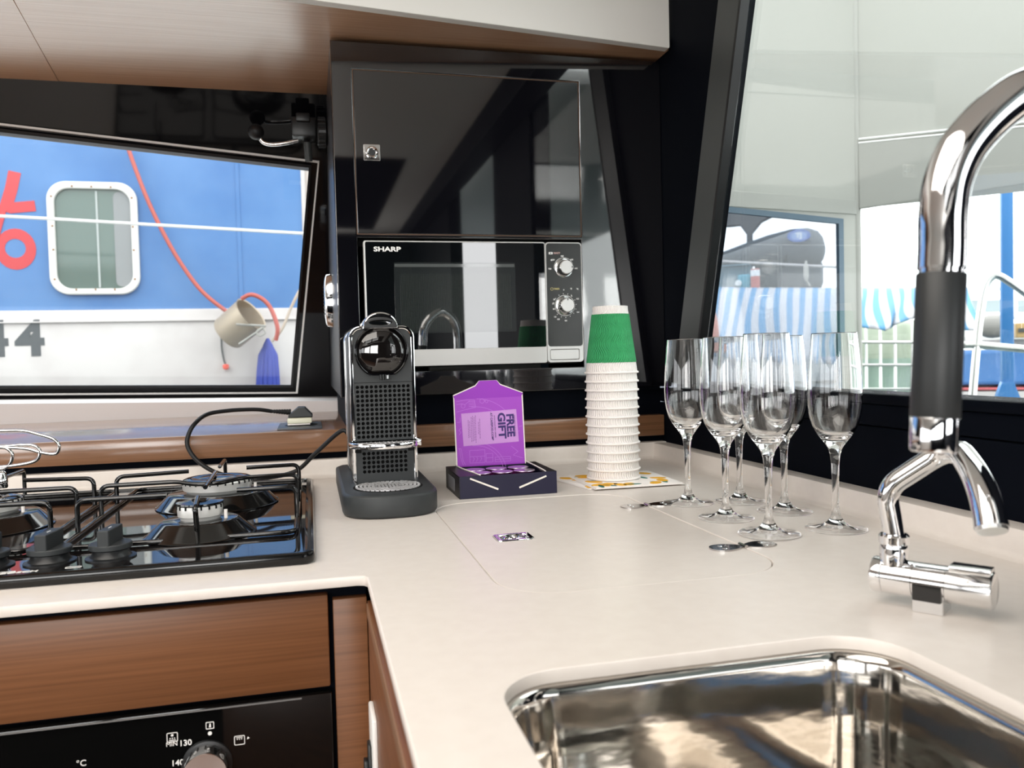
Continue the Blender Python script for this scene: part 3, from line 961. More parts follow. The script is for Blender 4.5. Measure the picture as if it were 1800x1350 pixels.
c = (-0.4261, 1.2850, 0.0694)
lathe(bm, [(0.006, -0.012), (0.007, -0.010), (0.007, 0.004), (0.005, 0.007), (0.005, 0.010), (0.003, 0.012)], c, (0, 0, 1), 20)
obj('spring_cap', bm, M['chrome'], wr, smooth=40)

# ---------------------------------------------------------------- coffee machine
cm = thing('coffee_machine', 'slim black and chrome capsule coffee machine on the worktop beside the hob', 'coffee machine', (0.1085, 1.34, 0))
cx = 0.1078
def dshape(cx, hw, yf, ys, yb, n=20, rb=0.03):
    pts = []
    for i in range(n + 1):
        t = pi + pi * i / n
        c_, s_ = math.cos(t), math.sin(t)
        e = 0.75
        pts.append((cx + hw * math.copysign(abs(c_) ** e, c_), ys + (ys - yf) * math.copysign(abs(s_) ** 0.95, s_)))
    pts += [(cx + hw, yb - rb), (cx + hw - rb * 0.3, yb - rb * 0.3), (cx + hw - rb, yb), (cx - hw + rb, yb), (cx - hw + rb * 0.3, yb - rb * 0.3), (cx - hw, yb - rb)]
    return pts
link('base', prism([dshape(cx, 0.0693, 1.152, 1.212, 1.54)], 0.0004, 0.033, 0.0045), M['grey_plastic'], cm, smooth=50)
BX0, BX1, BZ0, BZ1, BY = 0.0582, 0.1594, 0.033, 0.2772, 1.283
outer = rrect(BX0, BZ0 - 0.01, BX1, BZ1, 0.0185, 8)
inner = rrect(BX0 + 0.0062, BZ0 - 0.012, BX1 - 0.0062, BZ1 - 0.0055, 0.0135, 8)
link('frame', prism([outer, inner], -0.014, 0.0, 0.0016, XZ(BY)), M['chrome'], cm, smooth=40)
link('body', prism([rrect(BX0 + 0.0015, BZ0 - 0.005, BX1 - 0.0015, BZ1 - 0.001, 0.018, 8)], -0.235, -0.0135, 0.002, XZ(BY)), M['black_plastic'], cm, smooth=40)
link('rear_band', prism([rrect(BX0 - 0.001, BZ0 - 0.005, BX1 + 0.001, BZ1 - 0.002, 0.018, 8)], -0.185, -0.155, 0.004, XZ(BY)), M['chrome_soft'], cm, smooth=40)
fx0, fx1 = BX0 + 0.0058, BX1 - 0.0058
link('head_panel', prism([[(fx0, 0.1895)] + [(fx1, 0.1895)] + rrect(fx0, 0.19, fx1, BZ1 - 0.0052, 0.0135, 8)[:9] + rrect(fx0, 0.19, fx1, BZ1 - 0.0052, 0.0135, 8)[9:18]], -0.014, -0.0028, 0.0, XZ(BY)), M['grey_plastic'], cm)
def perforated(x0, z0, x1, z1, cols, rows, px, pz, sx, sz, r, zz=-0.0034):
    holes = [circ(sx + i * px, sz + j * pz, r, 10) for i in range(cols) for j in range(rows)]
    return prism([[(x0, z0), (x1, z0), (x1, z1), (x0, z1)]] + holes, -0.0065, zz, 0.0, XZ(BY))
link('perforated_panel', perforated(fx0, 0.097, fx1, 0.1888, 12, 12, 0.00712, 0.00705, cx + 0.001 - 5.5 * 0.00712, 0.1048, 0.00275), M['grey_plastic'], cm)
link('perforated_panel', perforated(fx0, 0.033, fx1, 0.0905, 10, 5, 0.00712, 0.00705, cx + 0.001 - 4.5 * 0.00712, 0.0505, 0.00275), M['grey_plastic'], cm)
bm = BM(); box(bm, (fx0, BY + 0.010, 0.031), (fx1, BY + 0.0134, 0.19))
obj('hollow_back', bm, M['void'], cm)
# glossy round head with a flat lower edge
hc = (cx - 0.0002, 0.2372)
def cutc(r, zc, n=64):
    pts = []
    for i in range(n):
        t = 2 * pi * i / n
        x, z = r * math.cos(t), r * math.sin(t)
        pts.append((hc[0] + x, hc[1] + max(z, zc)))
    out = []
    for p in pts:
        if not out or abs(p[0] - out[-1][0]) + abs(p[1] - out[-1][1]) > 1e-5:
            out.append(p)
    return out
link('head_ring', prism([cutc(0.0415, -0.0365), cutc(0.0375, -0.0345)], -0.004, 0.008, 0.0022, XZ(BY)), M['lacquer_flat'], cm, smooth=50)
bm = BM()
for rr, yy in ((0.0385, 0.002), (0.0375, 0.0050), (0.030, 0.0085), (0.018, 0.0105), (0.006, 0.0112)):
    pts = cutc(rr, -0.0352 * rr / 0.0385)
    if rr == 0.0385:
        n0 = len(pts)
ringsv = []
for rr, yy in ((0.0380, 0.002), (0.0372, 0.0046), (0.030, 0.0082), (0.018, 0.0104), (0.006, 0.0112)):
    vs = []
    for i in range(64):
        t = 2 * pi * i / 64
        x, z = rr * math.cos(t), rr * math.sin(t)
        vs.append(bm.verts.new((hc[0] + x, BY - yy, hc[1] + max(z, -0.92 * rr))))
    ringsv.append(vs)
for a, b in zip(ringsv, ringsv[1:]):
    bridge(bm, a, b)
bm.faces.new(ringsv[-1])
bmesh.ops.recalc_face_normals(bm, faces=bm.faces)
obj('head_dome', bm, M['hob_glass'], cm, smooth=60)
bm = BM()
for i, dx in enumerate((-0.006, -0.002, 0.002, 0.006)):
    box(bm, (cx + 0.003 + dx - 0.0012, BY - 0.010, 0.1935), (cx + 0.003 + dx + 0.0012, BY - 0.001, 0.2015), 0.0004, 1)
obj('nozzle', bm, M['black_plastic'], cm)
bm = BM(); box(bm, (cx + 0.0065, BY - 0.011, 0.1945), (cx + 0.0085, BY - 0.002, 0.2005), 0.0004, 1)
obj('nozzle_tip', bm, M['chrome_soft'], cm)
# lever on top
arch_o = [(cx - 0.027, 0.2725)] + [(cx - 0.001 + 0.0265 * math.cos(t), 0.2725 + 0.0255 * math.sin(t) ** 0.8) for t in [pi - pi * i / 18 for i in range(1, 18)]] + [(cx + 0.0245, 0.2725)]
hole = circ(cx - 0.001, 0.2815, 0.0175, 24, 0.0038)
link('lever', prism([arch_o, hole], -0.085, 0.012, 0.0025, XZ(BY)), M['chrome'], cm, smooth=50)
arch_i = [(cx - 0.0262, 0.2735)] + [(cx - 0.001 + 0.0255 * math.cos(t), 0.2735 + 0.0165 * math.sin(t) ** 0.7) for t in [pi - pi * i / 18 for i in range(1, 18)]] + [(cx + 0.0238, 0.2735)]
link('lever_face', prism([arch_i, hole], 0.010, 0.0135, 0.0008, XZ(BY)), M['black_plastic'], cm, smooth=40)
bm = BM(); box(bm, (cx - 0.028, BY - 0.004, 0.2715), (cx + 0.026, BY + 0.07, 0.2790), 0.001)
obj('lever_seat', bm, M['black_plastic'], cm)
# cup shelf
def half(cx, hw, yf, yb, n=24):
    return [(cx + hw * math.cos(t), yb - (yb - yf) * abs(math.sin(t)) ** 0.8) for t in [pi + pi * i / n for i in range(n + 1)]]
sx_ = cx - 0.0012
link('cup_shelf', prism([half(sx_, 0.0535, 1.222, 1.2815), half(sx_, 0.050, 1.2262, 1.2800)], 0.0905, 0.0990, 0.0012), M['chrome'], cm, smooth=40)
sh = []
for i in range(15):
    x = sx_ + (i - 7) * 0.0066
    d = math.sqrt(max(0.0, 1 - ((x - sx_) / 0.047) ** 2))
    y0 = 1.2795 - 0.051 * d
    if 1.279 - y0 > 0.008:
        k = max(1, int((1.279 - y0) / 0.016))
        for q in range(k):
            a = y0 + (1.279 - y0) * q / k
            b = y0 + (1.279 - y0) * (q + 1) / k - 0.003
            sh.append(rrect(x - 0.0014, a, x + 0.0014, b, 0.0013, 3))
link('shelf_grid', prism([half(sx_, 0.0502, 1.226, 1.2802)] + sh, 0.0955, 0.0975), M['grate'], cm)
bm = BM(); box(bm, (cx + 0.0505, 1.262, 0.090), (cx + 0.0555, 1.283, 0.1005), 0.001)
obj('shelf_clip', bm, M['chrome_soft'], cm, smooth=30)
for s in (-1, 1):
    bm = BM(); box(bm, (cx + 0.001 + s * 0.0405 - 0.004, BY - 0.003, 0.081), (cx + 0.001 + s * 0.0405 + 0.004, BY + 0.004, 0.090))
    obj('shelf_bracket', bm, M['void'], cm)
# drip tray
bm = BM(); lathe(bm, [(0.0520, 0.0325), (0.0520, 0.0336), (0.0505, 0.0338), (0.0500, 0.0330)], (cx, 1.2385, 0), (0, 0, 1), 48)
obj('drip_tray', bm, M['void'], cm, smooth=30)
bm = BM()
for rr in (0.0485, 0.0425, 0.0365, 0.0305, 0.0245):
    n = int(rr / 0.0012)
    for i in range(n):
        t0 = 2 * pi * i / n
        t1 = 2 * pi * (i + 0.72) / n
        q = []
        for t, r2 in ((t0, rr), (t1, rr), (t1, rr - 0.0038), (t0, rr - 0.0038)):
            y = 1.2385 + r2 * math.sin(t)
            q.append((cx + r2 * math.cos(t), y))
        if max(p[1] for p in q) > 1.281:
            continue
        top = [bm.verts.new((x, y, 0.0352)) for x, y in q]
        bot = [bm.verts.new((x, y, 0.0335)) for x, y in q]
        bm.faces.new(top)
        bridge(bm, bot, top)
for i in range(8):
    x = cx + (i - 3.5) * 0.0052
    box(bm, (x - 0.0018, 1.2205, 0.0335), (x + 0.0018, 1.2565, 0.0352))
obj('drip_grate', bm, M['grate'], cm)['kind'] = 'stuff'

# ---------------------------------------------------------------- capsule box and capsules
cb = thing('capsule_box', 'open dark coffee capsule box with an upright purple lid', 'box', (0.303, 1.335, 0))
bm = BM()
x0, x1, y0, y1, zt = 0.2225, 0.3835, 1.271, 1.402, 0.0358
box(bm, (x0, y0, 0.0003), (x1, y1, 0.0013))
box(bm, (x0, y0, 0.0003), (x1, y0 + 0.0010, zt))
box(bm, (x0, y1 - 0.0010, 0.0003), (x1, y1, zt))
box(bm, (x1 - 0.0010, y0, 0.0003), (x1, y1, zt))
obj('tray', bm, M['navy'], cb)
bm = BM()
box(bm, (x0, y0, 0.0003), (x0 + 0.001, y1, zt))
me_l = prism([[(x0, y0), (x0 + 0.034, y0 + 0.001), (x0 + 0.033, y0 + 0.02), (x0 + 0.025, y0 + 0.06), (x0 + 0.018, y1 - 0.02), (x0 + 0.017, y1), (x0, y1)]], zt - 0.001, zt + 0.0004)
me_r = prism([[(x1, y0), (x1, y1), (x1 - 0.017, y1), (x1 - 0.016, y1 - 0.03), (x1 - 0.018, y0 + 0.05), (x1 - 0.022, y0 + 0.02), (x1 - 0.023, y0 + 0.001)]], zt - 0.001, zt + 0.0004)
obj('side_wall', bm, M['black_card'], cb)
link('side_flap', me_l, M['black_card'], cb)
link('side_flap', me_r, M['black_card'], cb)
bm = BM()
bm = BM()
tube(bm, catmull([(x0 + 0.017, y1 - 0.002, zt + 0.002), (x0 + 0.020, y1 - 0.045, zt + 0.0018), (x0 + 0.030, y0 + 0.035, zt + 0.001), (x0 + 0.0345, y0 + 0.002, zt + 0.0005)], 6), 0.0011, 6)
obj('flap_edge', bm, M['card_edge'], cb)
bm = BM()
tube(bm, catmull([(x1 - 0.017, y1 - 0.002, zt + 0.002), (x1 - 0.017, y1 - 0.05, zt + 0.0018), (x1 - 0.017, y0 + 0.02, zt + 0.001), (x1 - 0.018, y0 + 0.002, zt)], 6), 0.0011, 6)
obj('flap_edge', bm, M['card_edge'], cb)
bm = BM()
for a, b in (((0.2397, 1.2705, 0.0318), (0.2854, 1.2705, 0.0126)), ((0.3655, 1.2705, 0.0297), (0.3202, 1.2705, 0.0131))):
    bm = BM()
    a = Vector(a); b = Vector(b)
    d = (b - a).normalized()
    nrm = Vector((0, -1, 0)).cross(d).normalized() * 0.0014
    q = [a - nrm * 0.5, a + nrm * 1.3, b + nrm, b - nrm]
    fr_ = [bm.verts.new((p.x, 1.2698, p.z)) for p in q]
    bk = [bm.verts.new((p.x, 1.2712, p.z)) for p in q]
    bm.faces.new(fr_)
    bm.faces.new(list(reversed(bk)))
    bridge(bm, fr_, bk)
    bmesh.ops.recalc_face_normals(bm, faces=bm.faces)
    obj('torn_edge', bm, M['card_edge'], cb)
link('side_label', prism([rrect(-1.375, 0.006, -1.315, 0.027, 0.001, 2)], 0.0, 0.0004, 0, YZ(x0)), mat('grey_label', (0.22, 0.22, 0.24), 0.5), cb)
LY = 1.3995
tilt = Matrix.Translation((0, LY, 0.0355)) @ Matrix.Rotation(math.radians(-2.0), 4, 'X') @ Matrix.Translation((0, -LY, -0.0355))
lidp = [(0.2405, 0.034), (0.3660, 0.034), (0.3640, 0.1560), (0.3642, 0.1605), (0.3238, 0.1765), (0.3175, 0.1835), (0.2860, 0.1835), (0.2785, 0.1755), (0.2388, 0.1595), (0.2392, 0.1555)]
lid = link('lid', prism([lidp], -0.0014, 0.0, 0.0, tilt @ XZ(LY)), M['card_edge'], cb)
ins = [(0.2430, 0.034), (0.3640, 0.034), (0.3617, 0.1550), (0.3642, 0.1578), (0.3635, 0.1592), (0.3235, 0.1748), (0.3172, 0.1832), (0.2863, 0.1832), (0.2790, 0.1738), (0.2395, 0.1578), (0.2395, 0.1562), (0.2412, 0.1535)]
link('lid_lining', prism([ins], 0.0, 0.0003, 0.0, tilt @ XZ(LY)), M['purple'], lid)
link('lid_print', prism([[(0.2438, 0.036), (0.3632, 0.036), (0.3610, 0.1530), (0.2418, 0.1518)]], 0.0003, 0.0005, 0.0, tilt @ XZ(LY)), mat('violet_print', (0.36, 0.065, 0.53), 0.5), lid)
link('gift_label', prism([[(0.2545, 0.0700), (0.3540, 0.0735), (0.3510, 0.1310), (0.2520, 0.1268)]], 0.0005, 0.0008, 0.0, tilt @ XZ(LY)), M['lilac'], lid)
DN = lambda x, z, y=LY - 0.0010: tilt @ frame3((x, y, z), (0.03, 0, -1), (1, 0, 0.03))
text('lettering', 'FREE', 0.0182, DN(0.3390, 0.1030), M['ink'], lid, bold=0.0007, sx=1.08)
text('lettering', 'GIFT', 0.0182, DN(0.3235, 0.1030), M['ink'], lid, bold=0.0007, sx=1.22)
text('lettering', 'AT CAFEPOD.COM*', 0.0052, DN(0.3060, 0.1020), M['ink'], lid, bold=0.0001, sx=1.05)
text('lettering', 'WITH YOUR FIRST ORDER', 0.0030, DN(0.3115, 0.1020), M['ink'], lid, sx=1.1)
text('lettering', 'DIVE INTO OUR WORLD', 0.0030, DN(0.3475, 0.1020), M['ink'], lid, sx=1.1)
bm = BM()
for k, (xx, ln_) in enumerate(((0.2640, 0.030), (0.2665, 0.026), (0.2695, 0.041), (0.2720, 0.044), (0.2745, 0.040), (0.2770, 0.046), (0.2820, 0.022), (0.2845, 0.034))):
    zc = 0.100
    z = zc + ln_ / 2
    while z > zc - ln_ / 2:
        w_ = random.uniform(0.0018, 0.0045)
        box(bm, (xx - 0.0005, LY - 0.0010, z - w_), (xx + 0.0005, LY - 0.0007, z))
        z -= w_ + 0.0009
bm.transform(tilt)
obj('fine_print', bm, mat('mauve_ink', (0.26, 0.10, 0.36), 0.6), lid)['kind'] = 'stuff'
bm = BM()
def pl(pts, w=0.00035):
    pts = [Vector((p[0], 0, p[1])) for p in pts]
    for a, b in zip(pts, pts[1:]):
        d = (b - a)
        if d.length < 1e-6:
            continue
        d.normalize()
        n_ = Vector((d.z, 0, -d.x)) * w
        q = [a - n_, a + n_, b + n_, b - n_]
        bm.faces.new([bm.verts.new((p.x, LY - 0.00062, p.z)) for p in q])
def arc(cx_, cz_, r, a0, a1, n=14, rz=None):
    rz = rz or r
    return [(cx_ + r * math.cos(math.radians(a0 + (a1 - a0) * i / n)), cz_ + rz * math.sin(math.radians(a0 + (a1 - a0) * i / n))) for i in range(n + 1)]
pl(arc(0.278, 0.078, 0.074, 25, 88)); pl(arc(0.276, 0.072, 0.066, 22, 95))
pl(arc(0.275, 0.020, 0.055, 5, 100)); pl(arc(0.275, 0.020, 0.050, 5, 95))
pl([(0.244, 0.148), (0.262, 0.1505), (0.276, 0.1500), (0.2785, 0.137), (0.262, 0.134), (0.244, 0.130)])
for i in range(4):
    pl([(0.266, 0.1385 + i * 0.003), (0.2775, 0.1395 + i * 0.0028)])
pl(arc(0.256, 0.140, 0.0035, 0, 360)); pl([(0.259, 0.142), (0.268, 0.149)]); pl([(0.244, 0.143), (0.255, 0.144)])
pl(arc(0.290, 0.1475, 0.004, 0, 360)); pl(arc(0.298, 0.1465, 0.0025, 0, 360)); pl([(0.294, 0.149), (0.296, 0.146)])
for q in ((0.265, 0.040, 0.292, 0.062), (0.294, 0.040, 0.306, 0.055), (0.310, 0.040, 0.338, 0.048)):
    pl([(q[0], q[1]), (q[2], q[1]), (q[2], q[3]), (q[0], q[3]), (q[0], q[1])])
    pl([(q[0], (q[1] + q[3]) / 2), (q[2], (q[1] + q[3]) / 2)])
for x in (0.270, 0.276, 0.283):
    pl([(x, 0.042), (x + 0.003, 0.047), (x + 0.001, 0.050)])
pl([(0.2445, 0.066), (0.250, 0.066), (0.253, 0.045), (0.257, 0.037)]); pl([(0.247, 0.066), (0.249, 0.050), (0.253, 0.037)])
pl([(0.247, 0.090), (0.251, 0.094), (0.247, 0.098), (0.251, 0.102)]); pl([(0.244, 0.112), (0.250, 0.112), (0.250, 0.120)])
pl([(0.355, 0.100), (0.361, 0.101)]); pl(arc(0.356, 0.080, 0.012, 90, 200)); pl([(0.340, 0.066), (0.352, 0.056), (0.343, 0.050), (0.360, 0.044)])
bm.transform(tilt)
obj('line_drawing', bm, M['purple_l'], lid)['kind'] = 'stuff'
def capsule(x, y, inv, label):
    t = thing('coffee_capsule', label, 'capsule', (x, y, 0.0016), 'coffee capsules in the open box')
    bm = BM()
    f = (lambda h: 0.0335 - h) if not inv else (lambda h: 0.0016 + h)
    lathe(bm, [(0.0182, f(0.0)), (0.0182, f(0.0008)), (0.0150, f(0.0010)), (0.0143, f(0.012)), (0.0115, f(0.023)), (0.0070, f(0.0285)), (0.0, f(0.029))], (x, y, 0), (0, 0, 1), 28)
    bmesh.ops.recalc_face_normals(bm, faces=bm.faces)
    obj('cup', bm, M['plum'], t, smooth=40)
    bm = BM()
    h = f(0.0)
    lathe(bm, [(0.0180, h), (0.0176, h + 0.0007), (0.0150, h + 0.0005)] if not inv else [(0.0170, 0.0014), (0.0170, 0.0016)], (x, y, 0), (0, 0, 1), 28)
    obj('foil', bm, M['foil'], t, smooth=30)
caps = [(0.2650, 1.359, False, 'foil topped capsule at the back of the box, nearest the coffee machine'),
        (0.3030, 1.361, False, 'middle foil topped capsule of the back row under the purple lid'),
        (0.3415, 1.361, False, 'foil topped capsule at the back of the box, nearest the paper cups'),
        (0.2665, 1.319, False, 'foil topped capsule in the front row, nearest the coffee machine'),
        (0.3040, 1.319, False, 'middle foil topped capsule of the front row'),
        (0.3415, 1.319, False, 'foil topped capsule in the front row, nearest the paper cups'),
        (0.2845, 1.2895, True, 'upturned plum capsule behind the box front, nearer the coffee machine'),
        (0.3235, 1.2895, True, 'upturned plum capsule behind the box front, nearer the paper cups')]
for c_ in caps:
    capsule(*c_)

# ---------------------------------------------------------------- napkins and paper cups
def napkin(cx_, cy_, rot, z0, th, label):
    t = thing('paper_napkin', label, 'napkin', (cx_, cy_, z0), 'lemon print napkins')
    R4 = Matrix.Translation((cx_, cy_, 0)) @ Matrix.Rotation(math.radians(rot), 4, 'Z')
    bm = BM()
    h = 0.079
    for i in range(3):
        e = 0.0015 * ((i * 7) % 3)
        box(bm, (-h + e, -h + 0.001 * i, z0 + th * i / 3), (h - 0.0012 * i, h - e, z0 + th * (i + 1) / 3 - 0.0001), 0.0003, 1, R4)
    obj('folded_sheet', bm, M['paper'], t)
    rnd = random.Random(int(cx_ * 1000))
    for nm, mm, cnt, ra, rb in (('lemon_print', 'lemon', 16, 0.0145, 0.0095), ('leaf_print', 'leaf', 8, 0.013, 0.0045), ('grey_leaf_print', 'greyleaf', 7, 0.012, 0.0045)):
        mes = []
        for k in range(cnt):
            a = rnd.uniform(0, pi)
            ca, sa = math.cos(a), math.sin(a)
            px, py = rnd.uniform(-h + 0.014, h - 0.014), rnd.uniform(-h + 0.014, h - 0.014)
            if k % 2 == 0:
                if rnd.random() < 0.5:
                    py = -h + rnd.uniform(0.012, 0.03)
                else:
                    px = math.copysign(h - rnd.uniform(0.012, 0.025), rnd.uniform(-1, 1))
            pts = [(px + ra * u_ * ca - rb * v_ * sa, py + ra * u_ * sa + rb * v_ * ca) for u_, v_ in [(math.cos(2 * pi * i / 14), math.sin(2 * pi * i / 14)) for i in range(14)]]
            mes.append(prism([pts], z0 + th - 0.0001, z0 + th + 0.0001 + 0.00004 * (k % 5), 0, R4))
        obj(nm, join(*mes), M[mm], t)
napkin(0.5060, 1.368, 9, 0.0003, 0.0018, 'lower lemon print napkin, its corner showing beside the capsule box')
napkin(0.5270, 1.342, -1, 0.0024, 0.0030, 'upper lemon print napkin with the paper cup stack standing on it')

CX, CY, CZ, PITCH = 0.5145, 1.357, 0.0058, 0.01535
def cup_mesh(bm):
    prof = [(0.0452, 0.0022), (0.0475, 0.0022), (0.0482, 0.0012), (0.0475, 0.0002), (0.0460, 0.0), (0.0446, 0.0008), (0.0444, 0.004), (0.0312, 0.1090), (0.0, 0.1090)]
    out = [(0.0452, 0.0022), (0.0324, 0.1085), (0.0312, 0.1095), (0.0309, 0.1175), (0.0298, 0.1180), (0.0294, 0.1110), (0.0, 0.1110)]
    return prof, out
def cup(i, label, green):
    z = CZ + i * PITCH
    t = thing('paper_cup', label, 'cup', (CX, CY, z), 'nested paper cups stacked upside down')
    bm = BM()
    lathe(bm, [(0.0001, 0.1100), (0.0296, 0.1100), (0.0299, 0.1172), (0.0306, 0.1175), (0.0311, 0.1090), (0.0318, 0.1070), (0.0453, 0.0030)], (CX, CY, z), (0, 0, 1), 72, False, False)
    lathe(bm, [(0.0447, 0.0030), (0.0305, 0.1080), (0.0001, 0.1085)], (CX, CY, z), (0, 0, 1), 72, False, False)
    bmesh.ops.recalc_face_normals(bm, faces=bm.faces)
    obj('wall', bm, M['cup_white'], t, smooth=40)
    bm = BM()
    tube(bm, [(CX + 0.0458 * math.cos(2 * pi * k / 72), CY + 0.0458 * math.sin(2 * pi * k / 72), z + 0.0019) for k in range(72)], 0.0019, 8, True)
    obj('rolled_rim', bm, M['paper'], t, smooth=60)
    if green:
        bm = BM()
        f = lambda h: 0.0318 + (0.0453 - 0.0318) * (0.107 - h) / 0.104 + 0.0008
        lathe(bm, [(f(0.0195), 0.0195), (f(0.1035), 0.1035), (f(0.1035) - 0.0006, 0.1035)], (CX, CY, z), (0, 0, 1), 72, False, False)
        obj('green_sleeve', bm, M['cup_green'], t, smooth=40)
words = ['', 'second', 'third', 'fourth', 'fifth', 'sixth', 'seventh', 'eighth', 'ninth', 'tenth', 'eleventh', 'twelfth']
for i in range(13):
    k = 12 - i
    if k == 0:
        lb = 'paper cup with a wavy green sleeve, topmost of the stack'
    elif k == 12:
        lb = 'white paper cup at the very bottom of the stack, on the napkin'
    else:
        lb = 'white corrugated paper cup, %s from the top of the stack' % words[k]
    cup(i, lb, k == 0)

# ---------------------------------------------------------------- wine flutes
def flute_mesh():
    bm = BM()
    o = [(0.0370, 0.0002), (0.0372, 0.0010), (0.0352, 0.0019), (0.0250, 0.0028), (0.0160, 0.0052), (0.0100, 0.0095), (0.0062, 0.0160), (0.0045, 0.0240), (0.0040, 0.0400), (0.0042, 0.0600), (0.0048, 0.0800), (0.0062, 0.0930), (0.0085, 0.1010), (0.0135, 0.1085), (0.0205, 0.1175),
         (0.0262, 0.1275), (0.0300, 0.1400), (0.0318, 0.1550), (0.0322, 0.1680), (0.0314, 0.1880), (0.0298, 0.2100), (0.0278, 0.2320), (0.0268, 0.2420), (0.0266, 0.2432)]
    i_ = [(0.0258, 0.2432), (0.0259, 0.2420), (0.0269, 0.2320), (0.0289, 0.2100), (0.0305, 0.1880), (0.0313, 0.1680), (0.0309, 0.1550), (0.0290, 0.1410), (0.0252, 0.1295), (0.0195, 0.1205), (0.0130, 0.1155), (0.0060, 0.1135)]
    lathe(bm, o + i_, (0, 0, 0), (0, 0, 1), 56, True, True)
    me = bpy.data.meshes.new('flute_glass')
    bmesh.ops.recalc_face_normals(bm, faces=bm.faces)
    bm.to_mesh(me)
    bm.free()
    me.materials.append(M['wine'])
    for p in me.polygons:
        p.use_smooth = True
    return me
fme = flute_mesh()
FL = [(0.5385, 1.1120, 'flute glass nearest the paper cups, beside the far hatch hinge'),
      (0.5355, 0.9930, 'flute glass in the middle of the row along the hatch'),
      (0.6145, 1.0960, 'farthest flute glass of the row along the window wall'),
      (0.5345, 0.8850, 'foremost flute glass, standing on the near hatch hinge'),
      (0.6325, 1.0060, 'flute glass in the middle of the row along the window wall'),
      (0.6275, 0.8850, 'flute glass closest to the taps, its rim against the window')]
for x, y, lb in FL:
    o = bpy.data.objects.new('champagne_flute', fme)
    COL.objects.link(o)
    o.location = (x, y, 0.0003 if (x, y) != (0.5345, 0.8850) else 0.0014)
    tag(o, lb, 'wine glass', 'empty flute glasses')

# ---------------------------------------------------------------- taps
tp = thing('mixer_tap', 'small folding chrome mixer tap standing on the worktop by the window wall', 'tap', (0.5050, 0.585, 0))
A = Vector((0.4785, 0.6230, 0.0245)); B = Vector((0.5325, 0.5450, 0.0245))
d = (B - A).normalized()
side = Vector((0, 0, 1)).cross(d).normalized()
ln_ = (B - A).length
def on(t, up=0.0, out=0.0):
    return A + d * (ln_ * t) + Vector((0, 0, up)) + side * out
bm = BM(); lathe(bm, [(0.013, 0.0), (0.0152, 0.001), (0.0158, 0.003), (0.0158, 0.0095), (0.0152, 0.0102)], A, d, 36)
obj('end_cap', bm, M['chrome'], tp, smooth=35)
bm = BM(); lathe(bm, [(0.0155, 0.0105), (0.0155, ln_ * 0.365)], A, d, 36)
obj('barrel', bm, M['chrome'], tp, smooth=35)
bm = BM(); lathe(bm, [(0.0153, ln_ * 0.370), (0.0153, ln_ * 0.635)], A, d, 36)
obj('barrel', bm, M['chrome'], tp, smooth=35)
bm = BM(); lathe(bm, [(0.0155, ln_ * 0.64), (0.0155, ln_ * 0.985), (0.0145, ln_), (0.012, ln_ + 0.0008)], A, d, 36)
hd = obj('handle', bm, M['chrome_soft'], tp, smooth=35)
m4 = Matrix((d, side, Vector((0, 0, 1)))).transposed().to_4x4()
m4.translation = A
bm = BM(); box(bm, (ln_ * 0.66, -0.0085, 0.0125), (ln_ * 0.985, 0.0085, 0.0180), 0.0008, 2, m4)
obj('handle_fin', bm, M['chrome_soft'], hd, smooth=30)
bm = BM(); box(bm, (ln_ * 0.375, -0.0130, -0.0243), (ln_ * 0.63, 0.0130, 0.002), 0.0006, 1, m4)
obj('pedestal', bm, M['chrome_soft'], tp)
bm = BM(); box(bm, (ln_ * 0.385, -0.0165 if side.y > 0 else 0.0128, -0.0135), (ln_ * 0.62, -0.0128 if side.y > 0 else 0.0165, 0.0005), 0.0006, 1, m4)
obj('pedestal_plate', bm, M['enamel'], tp)
c = on(0.19)
bm = BM(); lathe(bm, [(0.0118, 0.008), (0.0118, 0.0255), (0.0112, 0.0285), (0.0125, 0.030), (0.0125, 0.0360), (0.0112, 0.0375)], c, (0, 0, 1), 32)
obj('collar', bm, M['chrome'], tp, smooth=35)
PIPE_PTS = [c + Vector((0, 0, 0.036))] + [Vector(p) for p in [(0.4839, 0.6121, 0.1016), (0.5197, 0.5839, 0.1356), (0.5106, 0.5553, 0.1368), (0.4976, 0.5271, 0.1238), (0.4888, 0.5081, 0.1076), (0.4842, 0.4982, 0.0893)]]
bm = BM()
pp = fillet(PIPE_PTS[:4], 0.014, 6) + catmull(PIPE_PTS[3:], 8)[1:]
rad = [0.0086 + 0.0032 * min(1, i / (len(pp) - 1)) for i in range(len(pp))]
tube(bm, pp, rad, 20)
obj('swing_spout', bm, M['chrome'], tp, smooth=60)
bm = BM()
e0 = PIPE_PTS[-1]; e1 = (PIPE_PTS[-1] - PIPE_PTS[-2]).normalized()
cyl(bm, e0 - e1 * 0.001, e0 + e1 * 0.003, 0.0112, 0.0104, 20)
obj('aerator', bm, M['alu'], tp)

